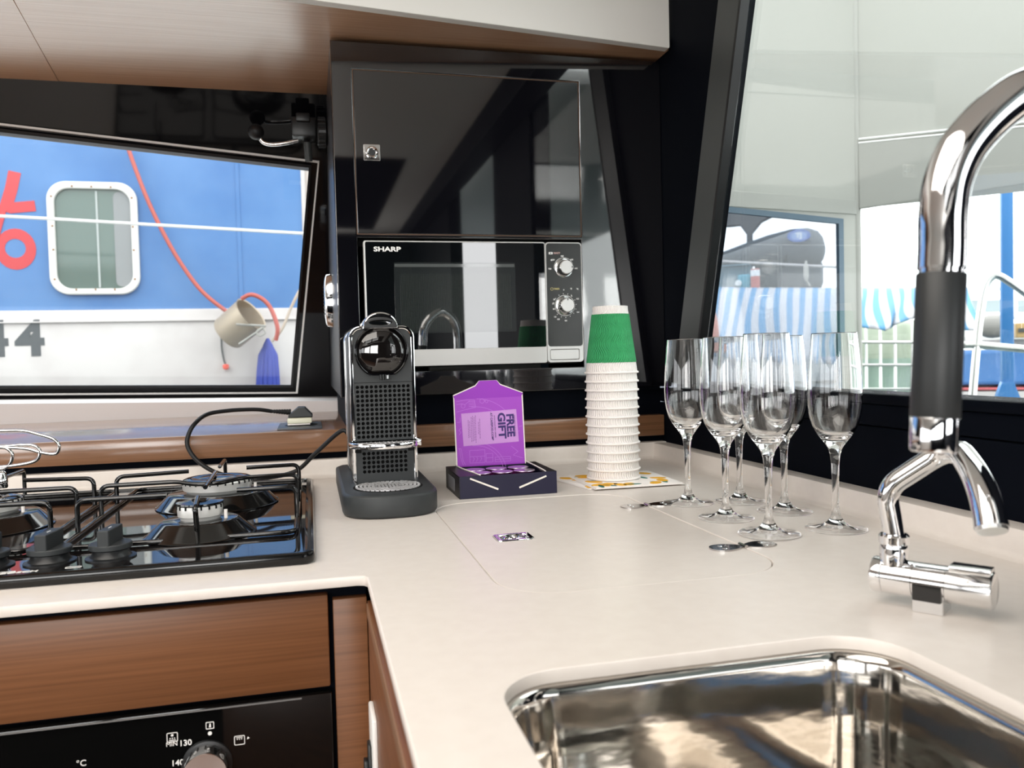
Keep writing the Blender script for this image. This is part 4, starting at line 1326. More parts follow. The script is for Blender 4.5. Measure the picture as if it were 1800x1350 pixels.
gt = thing('gooseneck_tap', 'tall chrome gooseneck tap with a black grip spray head over the sink', 'tap', (0.502, 0.402, 0))
top = Vector((0.3765, 0.4243, 0.2715))
axis = Vector((0.3765 - 0.3680, 0.4243 - 0.4225, 0.2715 - 0.1597)).normalized()
at_ = lambda h: Vector((0.3680, 0.4225, 0.1597)) + axis * h
bm = BM(); lathe(bm, [(0.0122, 0.0), (0.0134, 0.0008), (0.0137, 0.0025), (0.0139, 0.0205), (0.0137, 0.0212)], at_(0), axis, 36)
obj('spray_nozzle', bm, M['chrome'], gt, smooth=35)
bm = BM(); lathe(bm, [(0.0139, 0.0212), (0.0142, 0.0220), (0.0142, 0.1085), (0.0138, 0.1092)], at_(0), axis, 36)
obj('spray_grip', bm, mat('grip_black', (0.018, 0.020, 0.021), 0.42), gt, smooth=35)
bm = BM(); lathe(bm, [(0.0128, 0.1090), (0.0128, 0.1125)], at_(0), axis, 36)
obj('neck_gap', bm, M['chrome'], gt, smooth=35)
npts = [at_(0.1122), at_(0.126)] + [Vector(p) for p in [(0.3786, 0.4250, 0.3055), (0.3823, 0.4248, 0.3263), (0.3925, 0.4230, 0.3469), (0.4120, 0.4195, 0.3670), (0.4330, 0.4150, 0.3800), (0.4560, 0.4105, 0.3800), (0.4800, 0.4055, 0.3640), (0.4960, 0.4020, 0.3360), (0.5020, 0.4005, 0.3050), (0.5030, 0.4000, 0.2700), (0.5035, 0.4000, 0.1500), (0.5035, 0.4000, 0.0560)]]
bm = BM()
tube(bm, catmull(npts, 8), 0.0139, 28)
obj('gooseneck', bm, M['chrome'], gt, smooth=60)
bm = BM(); lathe(bm, [(0.0255, 0.0002), (0.0255, 0.006), (0.021, 0.009), (0.020, 0.055), (0.0165, 0.060)], (0.5035, 0.400, 0), (0, 0, 1), 36)
obj('tap_base', bm, M['chrome'], gt, smooth=35)
bm = BM()
cyl(bm, (0.52, 0.395, 0.035), (0.545, 0.386, 0.035), 0.012, n=24)
tube(bm, [(0.540, 0.388, 0.035), (0.548, 0.384, 0.06), (0.556, 0.380, 0.10)], 0.004, 12)
obj('tap_lever', bm, M['chrome'], gt, smooth=40)

# ---------------------------------------------------------------- socket, plug, cord
sk = thing('power_socket', 'dark grey socket plate let into the walnut ledge', 'socket', (-0.024, 1.72, 0.0915))
m_sk = mat('slate_plastic', (0.05, 0.055, 0.065), 0.4)
bm = BM(); box(bm, (-0.0665, 1.645, 0.0916), (0.0185, 1.80, 0.0955), 0.001)
obj('plate', bm, m_sk, sk, smooth=30)
bm = BM(); lathe(bm, [(0.032, 0.0954), (0.0325, 0.0968), (0.029, 0.0972), (0.028, 0.0960)], (-0.022, 1.722, 0), (0, 0, 1), 36)
obj('well', bm, M['black_plastic'], sk, smooth=35)
ad = thing('plug_adapter', 'cream travel adapter pressed into the ledge socket', 'adapter', (-0.0235, 1.72, 0.097))
bm = BM(); box(bm, (-0.0485, 1.69, 0.1005), (-0.0005, 1.75, 0.1115), 0.0025)
obj('body', bm, M['cream'], ad, smooth=30)
bm = BM(); box(bm, (-0.0480, 1.692, 0.0975), (-0.004, 1.748, 0.1003), 0.001)
obj('pin_face', bm, M['paper'], ad, smooth=30)
pc = thing('mains_lead', 'black mains cord looping from the ledge plug to the coffee machine', 'cord', (-0.0235, 1.72, 0.112))
me = prism([[(-0.0470, 0.1118), (0.0010, 0.1118), (0.0012, 0.1165), (-0.0135, 0.1325), (-0.0275, 0.1325), (-0.0465, 0.1165)]], -0.022, 0.022, 0.002, XZ(1.72))
link('plug', me, M['black_plastic'], pc, smooth=30)
bm = BM()
p0, p1 = Vector((-0.042, 1.718, 0.1225)), Vector((-0.082, 1.712, 0.1262))
dd = p1 - p0
prof = []
for i in range(8):
    r_ = 0.0062 - 0.0028 * i / 8
    prof += [(r_, dd.length * i / 8), (r_, dd.length * (i + 0.65) / 8), (r_ - 0.0012, dd.length * (i + 0.7) / 8), (r_ - 0.0012, dd.length * (i + 0.98) / 8)]
lathe(bm, prof, p0, dd, 16)
obj('strain_relief', bm, M['rubber'], pc, smooth=30)
bm = BM()
tube(bm, catmull([(-0.080, 1.712, 0.1262), (-0.1025, 1.7000, 0.1311), (-0.1287, 1.6900, 0.1327), (-0.1593, 1.6750, 0.1326), (-0.1931, 1.6500, 0.1289), (-0.2109, 1.6100, 0.1153), (-0.2219, 1.5980, 0.0946), (-0.2228, 1.5920, 0.0743), (-0.2081, 1.5850, 0.0503), (-0.1831, 1.5750, 0.0313), (-0.1554, 1.5600, 0.0213), (-0.125, 1.556, 0.0120), (-0.085, 1.556, 0.0130), (-0.0325, 1.556, 0.0230), (0.005, 1.545, 0.0560), (0.0500, 1.52, 0.0960), (0.0640, 1.517, 0.0880)], 8), 0.0040, 10)
obj('flexible_lead', bm, M['rubber'], pc, smooth=60)

# ---------------------------------------------------------------- window stay and oval catch
ws = thing('window_stay', 'black window stay with a ball knob and chrome arm above the side window', 'latch', (0.03, 2.02, 0.77))
bm = BM()
c = Vector((-0.1038, 1.9800, 0.7541))
lathe(bm, [(0.018 * math.sin(pi * i / 14), -0.018 * math.cos(pi * i / 14)) for i in range(15)], c, (-0.5, -1, 0.1), 28)
obj('ball_knob', bm, M['rubber'], ws, smooth=60)
bm = BM()
tube(bm, catmull([(-0.0938, 1.9700, 0.7351), (-0.0866, 1.9700, 0.7276), (-0.0692, 1.9700, 0.7244), (-0.0413, 1.9700, 0.7280), (-0.0106, 1.9700, 0.7357)], 6), 0.0045, 10)
obj('chrome_arm', bm, M['chrome'], ws, smooth=60)
bm = BM()
a = Vector((-0.0245, 1.9850, 0.7875)); b = Vector((0.0307, 1.9850, 0.7424))
box(bm, (a.x, 1.955, b.z), (b.x, 2.02, a.z), 0.004)
a = Vector((-0.0140, 1.9850, 0.7932)); b = Vector((0.0175, 1.9850, 0.7736))
box(bm, (a.x, 1.945, b.z), (b.x, 2.02, a.z), 0.003)
obj('bracket', bm, M['black_plastic'], ws, smooth=30)
bm = BM()
a = Vector((0.0456, 1.9850, 0.7602))
lathe(bm, [(0.030, -0.012), (0.033, -0.009), (0.033, 0.007), (0.028, 0.010)], a, (1, 0, 0), 32)
obj('ribbed_knob', bm, M['black_plastic'], ws, smooth=35)
bm = BM()
for i in range(16):
    t = 2 * pi * i / 16
    q = a + Vector((0, math.cos(t) * 0.033, math.sin(t) * 0.033))
    cyl(bm, q + Vector((-0.010, 0, 0)), q + Vector((0.006, 0, 0)), 0.003, n=8)
obj('knob_rib', bm, M['black_plastic'], ws, smooth=40)['kind'] = 'stuff'
bm = BM()
cyl(bm, (0.0098, 1.9900, 0.7377), (0.0123, 2.0000, 0.6951), 0.0095, 0.0085, n=20)
obj('stay_pin', bm, M['charcoal'], ws, smooth=40)
oc = thing('oval_catch', 'slim oval chrome catch on the flank of the tall black cabinet', 'catch', (0.05, 2.02, 0.38))
zc0, zc1 = (0.0394, 2.0200, 0.3044)[2], (0.0435, 2.0200, 0.4339)[2]
bm = BM()
zm, hh = (zc0 + zc1) / 2, (zc1 - zc0) / 2
rs_ = []
for xo, k in ((0.0562, 1.0), (0.044, 0.97), (0.0400, 0.85), (0.0375, 0.6)):
    rs_.append([bm.verts.new((xo, 2.02 + 0.018 * k * math.cos(2 * pi * i / 28), zm + hh * k * math.sin(2 * pi * i / 28))) for i in range(28)])
for p, q in zip(rs_, rs_[1:]):
    bridge(bm, p, q)
bm.faces.new(rs_[-1])
bmesh.ops.recalc_face_normals(bm, faces=bm.faces)
obj('catch_body', bm, M['chrome'], oc, smooth=60)
bm = BM()
for i in range(9):
    z = zm - hh * 0.5 + hh * i / 8
    box(bm, (0.0358, 2.010, z - 0.0012), (0.0390, 2.030, z + 0.0012))
obj('grip_rib', bm, M['black_plastic'], oc)['kind'] = 'stuff'

# ---------------------------------------------------------------- outside, beyond the side window
bm = BM(); box(bm, (-60, -60, -1.7), (60, 60, -1.6))
wm = mat('harbour_water', (0.05, 0.08, 0.08), 0.12)
wn = N(wm, 'ShaderNodeTexNoise'); wn.inputs['Scale'].default_value = 2.0
bump(wm, wn.outputs['Fac'], 0.5, 0.1)
struct(obj('water', bm, wm))

blue = mat('blue_boat_paint', (0.06, 0.18, 0.43), 0.55)
n_, r_ = noise_color(blue, (0.036, 0.120, 0.31), (0.095, 0.205, 0.41), (1, 1, 1), 1.6, 6.0, 0.3, 0.72)
bump(blue, n_.outputs['Fac'], 0.25, 0.02)
hullw = mat('worn_white_paint', (0.45, 0.415, 0.41), 0.6)
n_, r_ = noise_color(hullw, (0.41, 0.37, 0.368), (0.48, 0.45, 0.445), (1, 1, 1), 3.0, 8.0, 0.35, 0.6)
fb = thing('fishing_boat', 'blue and white fishing boat alongside, seen through the raked side window', 'boat', (-1.5, 5.1, -1.6))
YB = 5.0
zb = (-0.8679, 0.5402)[1]
xr_ = (-0.0079, 1.2130)[0]
bm = BM(); box(bm, (-7.5, YB, zb), (xr_, YB + 0.25, 2.6))
obj('blue_panel', bm, blue, fb)
for u in (400,):
    x = ((u - 265) / 1437 * 5.05) + (-0.8505, 1.0022)[0]
    bm = BM(); box(bm, (x - 0.012, YB - 0.006, zb), (x + 0.012, YB + 0.01, 2.6), 0.004)
    obj('panel_batten', bm, blue, fb)
bm = BM(); box(bm, (-8.0, YB - 0.03, -1.7), (1.2, YB + 0.4, zb), 0.01)
obj('white_hull', bm, hullw, fb, smooth=30)
bm = BM(); box(bm, (-8.0, YB - 0.045, zb - 0.070), (1.2, YB, zb - 0.062), 0.003)
obj('rub_strake', bm, hullw, fb)
bm = BM(); box(bm, (xr_ + 0.002, YB + 0.02, zb), (0.9, YB + 0.3, 2.6), 0.006)
obj('cabin_panel', bm, mat('beige_paint', (0.47, 0.41, 0.38), 0.6), fb)
bm = BM(); box(bm, (xr_ - 0.012, YB - 0.008, zb), (xr_ + 0.012, YB + 0.02, 2.6), 0.004)
obj('corner_strip', bm, hullw, fb)
a, b = (-1.3727, 1.2470), (-0.9125, 0.6241)
po_ = rrect(a[0], b[1], b[0], a[1], 0.10, 8)
pi_ = rrect(a[0] + 0.037, b[1] + 0.034, b[0] - 0.037, a[1] - 0.040, 0.078, 8)
pf = link('porthole_frame', prism([po_, pi_], 0.0, 0.03, 0.008, XZ(YB)), mat('white_frame', (0.60, 0.59, 0.57), 0.45), fb, smooth=40)
link('porthole_pane', prism([pi_], 0.0, 0.006, 0.0, XZ(YB)), M['porthole'], pf)
x0 = a[0] + (172 - 82) / 167 * (b[0] - a[0])
bm = BM(); box(bm, (x0 - 0.005, YB - 0.010, b[1] + 0.04), (x0 + 0.005, YB - 0.004, a[1] - 0.048))
obj('glazing_bar', bm, mat('pale_bar', (0.35, 0.38, 0.38), 0.5), pf)
xa, xb = a[0] + (203 - 82) / 167 * (b[0] - a[0]), a[0] + (236 - 82) / 167 * (b[0] - a[0])
link('curtain', prism([rrect(xa, b[1] + 0.045, xb, a[1] - 0.05, 0.03, 4)], 0.0055, 0.010, 0.0, XZ(YB)), mat('grey_curtain', (0.22, 0.23, 0.24), 0.7), pf)
for i in range(14):
    t = 2 * pi * (i + 0.5) / 14
    cxp, czp = (a[0] + b[0]) / 2, (a[1] + b[1]) / 2
    hw_, hh_ = (b[0] - a[0]) / 2 - 0.022, (a[1] - b[1]) / 2 - 0.022
    c_, s_ = math.cos(t), math.sin(t)
    k_ = 1 / max(abs(c_), abs(s_))
    k_ = min(k_, 1.28)
    bm = BM(); lathe(bm, [(0.006, 0), (0.004, 0.004)], (cxp + hw_ * c_ * k_ * 0.98, YB - 0.03, czp + hh_ * s_ * k_ * 0.98), (0, -1, 0), 8)
    obj('rivet', bm, mat('rust', (0.25, 0.13, 0.07), 0.8) if i == 0 else bpy.data.materials['rust'], pf)
dg = mat('number_paint', (0.045, 0.052, 0.06), 0.6)
c = (-1.4807, 0.3777)
text('number', '4', 0.262, XZ(YB - 0.031) @ Matrix.Translation((c[0], c[1], 0)), dg, fb, bold=0.010, depth=0.001, sx=1.05)
text('number', '4', 0.262, XZ(YB - 0.031) @ Matrix.Translation((c[0] - 0.177, c[1], 0)), dg, fb, bold=0.010, depth=0.001, sx=1.05)
rp_ = mat('red_paint', (0.45, 0.05, 0.06), 0.6)
def stroke(pts, w, th=0.0025):
    out = []
    pts = [Vector((p[0], p[1])) for p in pts]
    lft, rgt = [], []
    for i, p in enumerate(pts):
        t = (pts[min(i + 1, len(pts) - 1)] - pts[max(i - 1, 0)]).normalized()
        n_ = Vector((-t.y, t.x)) * (w / 2)
        lft.append(tuple(p + n_)); rgt.append(tuple(p - n_))
    return prism([lft + rgt[::-1]], 0.0, th, 0.0, XZ(YB))
BL = [[(-1.5275, 1.2952), (-1.5480, 1.2025), (-1.5863, 1.0788)], [(-1.5634, 1.0976), (-1.4345, 1.1124)], [(-1.6021, 1.0969), (-1.6477, 0.9305)]]
bmr = join(stroke(BL[0], 0.062))
obj('red_lettering', join(stroke(BL[1], 0.058, 0.0035)), rp_, fb)
obj('red_lettering', join(stroke(BL[2], 0.055, 0.0045)), rp_, fb)
obj('red_lettering', bmr, rp_, fb)
c = (-1.5392, 0.8759)
link('red_lettering', prism([circ(c[0], c[1], 0.100, 24, 0.112), circ(c[0] - 0.002, c[1] + 0.004, 0.052, 20, 0.052)], 0.0, 0.0025, 0.0, XZ(YB)), rp_, fb)

ml = BM(); tube(ml, [(-1.8441, 4.3000, 0.9560), (-1.2408, 4.3000, 0.9321), (-0.6406, 4.3000, 0.9028), (0.0623, 4.3000, 0.8690), (0.4660, 4.3000, 0.8498)], 0.0075, 8)
o = obj('mooring_line', ml, mat('pale_rope', (0.62, 0.62, 0.62), 0.7), None, smooth=60, origin=(-1.2408, 4.3000, 0.9321))
tag(o, 'pale mooring line stretched across the blue boat and its porthole', 'rope')
hose = mat('red_hose_rubber', (0.38, 0.085, 0.07), 0.5)
bm = BM(); tube(bm, catmull([(-0.9888, 4.9300, 1.6432), (-0.9467, 4.9300, 1.4586), (-0.9004, 4.9300, 1.2978), (-0.8424, 4.9300, 1.1267), (-0.7664, 4.9300, 0.9447), (-0.6827, 4.9300, 0.7831), (-0.5812, 4.9200, 0.6349), (-0.4621, 4.9100, 0.5271), (-0.4035, 4.9300, 0.4919)], 6), 0.0115, 8)
o = obj('red_hose', bm, hose, None, smooth=60, origin=(-0.7664, 4.9300, 0.9447))
tag(o, 'long red hose hanging down the blue side from the top', 'hose')
bm = BM(); tube(bm, catmull([(-0.3488, 4.6600, 0.5722), (-0.3026, 4.6400, 0.5918), (-0.2531, 4.6400, 0.5761), (-0.2101, 4.6400, 0.5357), (-0.1824, 4.6400, 0.4736), (-0.1669, 4.6400, 0.4053), (-0.1787, 4.6600, 0.3441)], 6), 0.0115, 8)
o = obj('red_hose', bm, hose, None, smooth=60, origin=(-0.2101, 4.6400, 0.5357))
tag(o, 'short curl of red hose arching over the metal pail', 'hose')
pa = thing('metal_pail', 'dented metal pail hanging tilted on the fishing boat', 'pail', (-0.4417, 4.8000, 0.3781))
pmat = mat('worn_tin', (0.36, 0.29, 0.22), 0.45, 0.3)
ca, cb_ = Vector((-0.4482, 4.8400, 0.3858)), Vector((-0.3119, 4.7700, 0.4917))
ax = (cb_ - ca)
ln2 = ax.length
bm = BM(); lathe(bm, [(0.0, 0.0), (0.094, 0.002), (0.100, 0.01), (0.104, ln2), (0.108, ln2 + 0.004), (0.1, ln2), (0.096, 0.012), (0.0, 0.012)], ca, ax, 32, False, False)
bmesh.ops.recalc_face_normals(bm, faces=bm.faces)
obj('pail_body', bm, pmat, pa, smooth=40)
bm = BM()
tube(bm, [(-0.3845, 4.6800, 0.4352), (-0.2278, 4.6800, 0.4234)], 0.006, 6)
tube(bm, [(-0.3736, 4.6800, 0.3268), (-0.2369, 4.6800, 0.4174)], 0.006, 6)
tube(bm, catmull([(-0.2459, 4.6800, 0.4175), (-0.2350, 4.6800, 0.3862), (-0.2684, 4.6800, 0.3713), (-0.2764, 4.6800, 0.3963), (-0.2459, 4.6800, 0.4175)], 5), 0.006, 6)
obj('pail_handle', bm, mat('grey_wire', (0.30, 0.29, 0.27), 0.4, 0.5), pa)
br = thing('blue_rope_bundle', 'hank of bright blue rope hanging below the metal pail', 'rope', (-0.2365, 4.9000, 0.2140))
bm = BM()
for i in range(14):
    t = 2 * pi * i / 14
    r2 = 0.052
    tp_, bt_ = Vector((-0.2323, 4.8800, 0.3084)), Vector((-0.2422, 4.8800, 0.0186))
    q = lambda f, k: tp_ + (bt_ - tp_) * f + Vector((math.cos(t) * r2 * k, math.sin(t) * r2 * k * 0.7, 0))
    tube(bm, [q(0, 0.35), q(0.15, 0.8), q(0.45, 0.95), q(0.8, 1.05), q(1, 1.1)], 0.014, 6)
obj('strands', bm, mat('blue_rope', (0.03, 0.05, 0.30), 0.7), br, smooth=60)
bm = BM(); lathe(bm, [(0.012, -0.02), (0.03, -0.008), (0.028, 0.01), (0.008, 0.05)], (-0.2322, 4.8800, 0.3116), (0, 0, 1), 12)
obj('knot', bm, bpy.data.materials['blue_rope'], br, smooth=60)
dc = thing('black_cord', 'short black cord with a red tip dangling beneath the pail', 'cord', (-0.4811, 4.9550, 0.2857))
bm = BM(); tube(bm, catmull([(-0.4903, 4.9550, 0.3772), (-0.4895, 4.9550, 0.3120), (-0.4823, 4.9550, 0.2531), (-0.4742, 4.9550, 0.2202)], 5), 0.006, 6)
obj('cord', bm, M['charcoal'], dc)
bm = BM(); lathe(bm, [(0.010, -0.015), (0.017, -0.005), (0.017, 0.012), (0.008, 0.016)], (-0.4710, 4.9480, 0.2038), (0, 0, 1), 12)
obj('red_tip', bm, mat('red_plastic', (0.75, 0.09, 0.06), 0.5), dc)
bm = BM(); tube(bm, catmull([(0.0639, 4.7500, 0.7834), (-0.0340, 4.7500, 0.6400), (-0.0938, 4.7800, 0.5311), (-0.1479, 4.8000, 0.4112), (-0.2067, 4.8200, 0.3422)], 5), 0.009, 6)
o = obj('tan_rope', bm, mat('tan_fibre', (0.50, 0.41, 0.34), 0.8), None, smooth=60, origin=(-0.0938, 4.7800, 0.5311))
tag(o, 'tan rope slanting down to the pail across the boat corner', 'rope')

# ---------------------------------------------------------------- outside, beyond the aft window
def fabric(name, c, trans):
    m = bpy.data.materials.new(name)
    m.use_nodes = True
    t = m.node_tree
    t.nodes.remove(t.nodes['Principled BSDF'])
    out = [n for n in t.nodes if n.type == 'OUTPUT_MATERIAL'][0]
    d_ = t.nodes.new('ShaderNodeBsdfDiffuse'); d_.inputs[0].default_value = (*c, 1)
    tr = t.nodes.new('ShaderNodeBsdfTranslucent'); tr.inputs[0].default_value = (*c, 1)
    mx = t.nodes.new('ShaderNodeMixShader'); mx.inputs[0].default_value = trans
    t.links.new(d_.outputs[0], mx.inputs[1]); t.links.new(tr.outputs[0], mx.inputs[2])
    t.links.new(mx.outputs[0], out.inputs[0])
    return m
canvas = fabric('white_canvas', (0.555, 0.555, 0.525), 0.4)
canvas2 = fabric('white_canvas_hem', (0.62, 0.62, 0.59), 0.42)
K = (1.7024, 2.2759)
f1 = frame3((K[0], K[1], 0), (-math.cos(math.radians(15)), -math.sin(math.radians(15)), 0), (0, 0, 1))
f2 = frame3((K[0], K[1], 0), (0.497, -0.868, 0), (0, 0, 1))
cc = thing('cockpit_canvas', 'white canvas cockpit curtain with a clear window, beyond the slanted post', 'canvas', (K[0], K[1], 0))
wa, wb, wc_ = (0.0696, 0.6287), (0.5858, 0.6355), (0.0889, 0.2631)
wl = (wb[0] + 0.6, wb[1] + (wb[1] - wa[1]) / (wb[0] - wa[0]) * 0.6)
hole = [wa, wl, (wl[0], -0.45), (wa[0], -0.45)]
link('curtain_panel', prism([[(0, -0.6), (wl[0] + 0.3, -0.6), (wl[0] + 0.3, 1.9), (0, 1.9)], hole], -0.004, 0.004, 0.0, f1), canvas, cc)
link('clear_pane', prism([hole], -0.001, 0.001, 0.0, f1), M['pane_tint'], cc)
bw = 0.022
hole2 = [(wa[0] + bw, wa[1] - bw * 0.75), (wl[0] - bw, wl[1] - bw * 0.75), (wl[0] - bw, -0.45 + bw), (wa[0] + bw, -0.45 + bw)]
link('window_binding', prism([hole, hole2], -0.006, 0.006, 0.0, f1), mat('slate_binding', (0.10, 0.15, 0.20), 0.6), cc)
hz = (0.5022, 0.6817); hz2 = (0.0156, 0.6909)
sl = (hz[1] - hz2[1]) / (hz[0] - hz2[0])
link('seam_band', prism([[(0.0, hz2[1] - sl * hz2[0]), (wl[0] + 0.3, hz2[1] + sl * (wl[0] + 0.3 - hz2[0])), (wl[0] + 0.3, hz2[1] + sl * (wl[0] + 0.3 - hz2[0]) - 0.045), (0, hz2[1] - sl * hz2[0] - 0.045)]], -0.007, 0.007, 0.001, f1), canvas2, cc)
bm = BM(); tube(bm, [(K[0], K[1], -0.6), (K[0], K[1], 1.9)], 0.012, 10)
obj('corner_pole', bm, canvas, cc, smooth=60)
c2 = thing('cockpit_canvas', 'half rolled white canvas side curtain behind the gooseneck tap', 'canvas', (K[0], K[1], 0.7))
ba, bb = (0.0036, 0.6628), (0.4486, 0.6637)
ta, tb = (0.0328, 0.8681), (0.2810, 0.8420)
sb = (bb[1] - ba[1]) / (bb[0] - ba[0]); stp = (tb[1] - ta[1]) / (tb[0] - ta[0])
E_ = 3.4
link('curtain_panel', prism([[(0.012, ba[1]), (E_, ba[1] + sb * (E_ - ba[0])), (E_, 1.9), (0.012, 1.9)]], -0.004, 0.002, 0.0, f2), canvas, c2)
for dz_ in (0.0, 0.012):
    bm = BM(); tube(bm, [f2 @ Vector((0.012, ta[1] + dz_, 0.008)), f2 @ Vector((E_, ta[1] + stp * (E_ - ta[0]) + dz_, 0.008))], 0.004, 8)
    obj('piping', bm, M['white'], c2, smooth=60)
link('hem_band', prism([[(0.012, ba[1]), (E_, ba[1] + sb * (E_ - ba[0])), (E_, ta[1] + stp * (E_ - ta[0])), (0.012, ta[1])]], 0.0021, 0.010, 0.002, f2), canvas2, c2)

AF = math.radians(36)
wv_, xv_ = Vector((math.sin(AF), math.cos(AF), 0)), Vector((math.cos(AF), -math.sin(AF), 0))
def EXT(D):
    return frame3(wv_ * D, xv_, (0, 0, 1))
def ext_box(bm, D, p, q, depth, bevel=0.0):
    box(bm, (min(p[0], q[0]), min(p[1], q[1]), -depth), (max(p[0], q[0]), max(p[1], q[1]), 0), bevel, 2, EXT(D))
def E3(D, p, dz=0.0):
    return EXT(D) @ Vector((p[0], p[1], dz))
# striped tarpaulin awning
tarp = mat('striped_tarp', (0.5, 0.6, 0.7), 0.6)
t_ = N(tarp, 'ShaderNodeTexCoord'); s_ = N(tarp, 'ShaderNodeSeparateXYZ')
L(tarp, t_.outputs['UV'], s_.inputs[0])
mm_ = N(tarp, 'ShaderNodeMath', operation='MULTIPLY'); mm_.inputs[1].default_value = 1.0
L(tarp, s_.outputs['X'], mm_.inputs[0])
fr_ = N(tarp, 'ShaderNodeMath', operation='FRACT'); L(tarp, mm_.outputs[0], fr_.inputs[0])
rr_ = N(tarp, 'ShaderNodeValToRGB')
rr_.color_ramp.interpolation = 'LINEAR'
e_ = rr_.color_ramp.elements
e_[0].position = 0.0; e_[0].color = (0.46, 0.45, 0.47, 1)
e_[1].position = 0.46; e_[1].color = (0.46, 0.45, 0.47, 1)
for pz_, cl in ((0.54, (0.075, 0.24, 0.42, 1)), (0.92, (0.075, 0.24, 0.42, 1)), (1.0, (0.46, 0.45, 0.47, 1))):
    k_ = e_.new(pz_); k_.color = cl
L(tarp, fr_.outputs[0], rr_.inputs[0]); L(tarp, rr_.outputs[0], P(tarp).inputs['Base Color'])
def awning(name, label, D, pts_top, pts_bot, pitch, nseg=90, rows=12, sag=0.05):
    """cloth between a top edge and a scalloped lower edge (lists of (s, z))"""
    bm = BM()
    uv = bm.loops.layers.uv.new('UVMap')
    def lerp(pts, f):
        x = pts[0][0] + (pts[-1][0] - pts[0][0]) * f
        for a, b in zip(pts, pts[1:]):
            if a[0] <= x <= b[0] + 1e-9:
                k = (x - a[0]) / max(b[0] - a[0], 1e-6)
                return x, a[1] + (b[1] - a[1]) * k
        return pts[-1]
    g_ = []
    for j in range(rows + 1):
        row = []
        for i in range(nseg + 1):
            f = i / nseg
            a = lerp(pts_top, f); b = lerp(pts_bot, f)
            k = j / rows
            s = a[0] + (b[0] - a[0]) * k
            z = a[1] + (b[1] - a[1]) * k
            dz = 0.5 * (k ** 0.7) + 0.05 * math.sin(f * 23 + k * 2) * k + 0.02 * math.sin(f * 61 + 1) * k
            s += 0.02 * math.sin(f * 17 + k * 4) * k
            row.append((bm.verts.new(EXT(D) @ Vector((s, z, dz))), (a[0] / pitch + 0.25 * math.sin(k * 2.2 + f * 3) * k, k)))
        g_.append(row)
    for j in range(rows):
        for i in range(nseg):
            q = [g_[j][i], g_[j][i + 1], g_[j + 1][i + 1], g_[j + 1][i]]
            fc = bm.faces.new([x[0] for x in q])
            for lp, x in zip(fc.loops, q):
                lp[uv].uv = x[1]
    o = obj(name, bm, tarp, None, smooth=60, origin=E3(D, pts_top[0]))
    so_ = o.modifiers.new('thickness', 'SOLIDIFY'); so_.thickness = 0.006
    return tag(o, label, 'awning')
awning('striped_awning', 'blue and white striped awning seen through the clear canvas window', 6.2,
       [(-1.3396, 0.7248), (-0.5898, 0.6711), (-0.0074, 0.6394)], [(-1.3489, 0.2445), (-0.5973, 0.1543), (-0.0130, 0.1096)], 0.083)
awning('striped_awning', 'blue and white striped awning sheltering the caged tank, with a scalloped hem', 5.6,
       [(0.0199, 0.5979), (0.5006, 0.5717), (0.6836, 0.5617)], [(0.0174, 0.3577), (0.1977, 0.3120), (0.2624, 0.3345), (0.3901, 0.3928), (0.4210, 0.3219), (0.6821, 0.2955)], 0.068)
# caged water tank
tk = thing('water_tank', 'pale caged water tank under the striped awning', 'tank', E3(5.9, (0.2379, -0.1894)))
bm = BM(); ext_box(bm, 5.9, (0.0056, -0.1897), (0.6554, 0.3919), 0.5, 0.03)
tm_ = mat('tank_plastic', (0.52, 0.58, 0.46), 0.5)
obj('tank_body', bm, tm_, tk, smooth=30)
bm = BM(); ext_box(bm, 5.885, (0.0056, -0.1887), (0.6523, 0.1459), 0.01)
obj('tank_liquid_band', bm, mat('tank_green', (0.42, 0.56, 0.47), 0.5), tk)
for pt in ((0.0188, 0.4161), (0.1291, 0.4116), (0.2141, 0.4082), (0.3014, 0.4046), (0.4042, 0.4005), (0.4957, 0.3968), (0.5860, 0.3931)):
    bm = BM(); tube(bm, [E3(5.85, pt), E3(5.85, (pt[0], pt[1] - 0.66))], 0.010, 6)
    obj('cage_bar', bm, M['alu'], tk)
for pt, pe in (((0.0032, 0.2589), (0.6479, 0.2398)), ((0.0016, 0.1085), (0.6470, 0.0962)), ((-0.0000, -0.0496), (0.6461, -0.0549))):
    bm = BM(); tube(bm, [E3(5.84, pt), E3(5.84, pe)], 0.010, 6)
    obj('cage_bar', bm, M['alu'], tk)
# blue steel post
bp = thing('blue_post', 'blue painted steel post standing behind the stainless ladder rail', 'post', E3(4.6, (0.7342, -0.0973)))
bpm = mat('blue_steel', (0.035, 0.17, 0.42), 0.4)
bm = BM(); ext_box(bm, 4.6, (0.7101, -0.0974), (0.7616, 1.4631), 0.06, 0.008)
obj('shaft', bm, bpm, bp, smooth=30)
me = prism([[(0.6690, -0.0862), (0.8011, -0.0862), (0.7587, 0.0358), (0.7083, 0.0363)]], -0.06, 0.01, 0.0, EXT(4.6))
link('foot_gusset', me, bpm, bp)
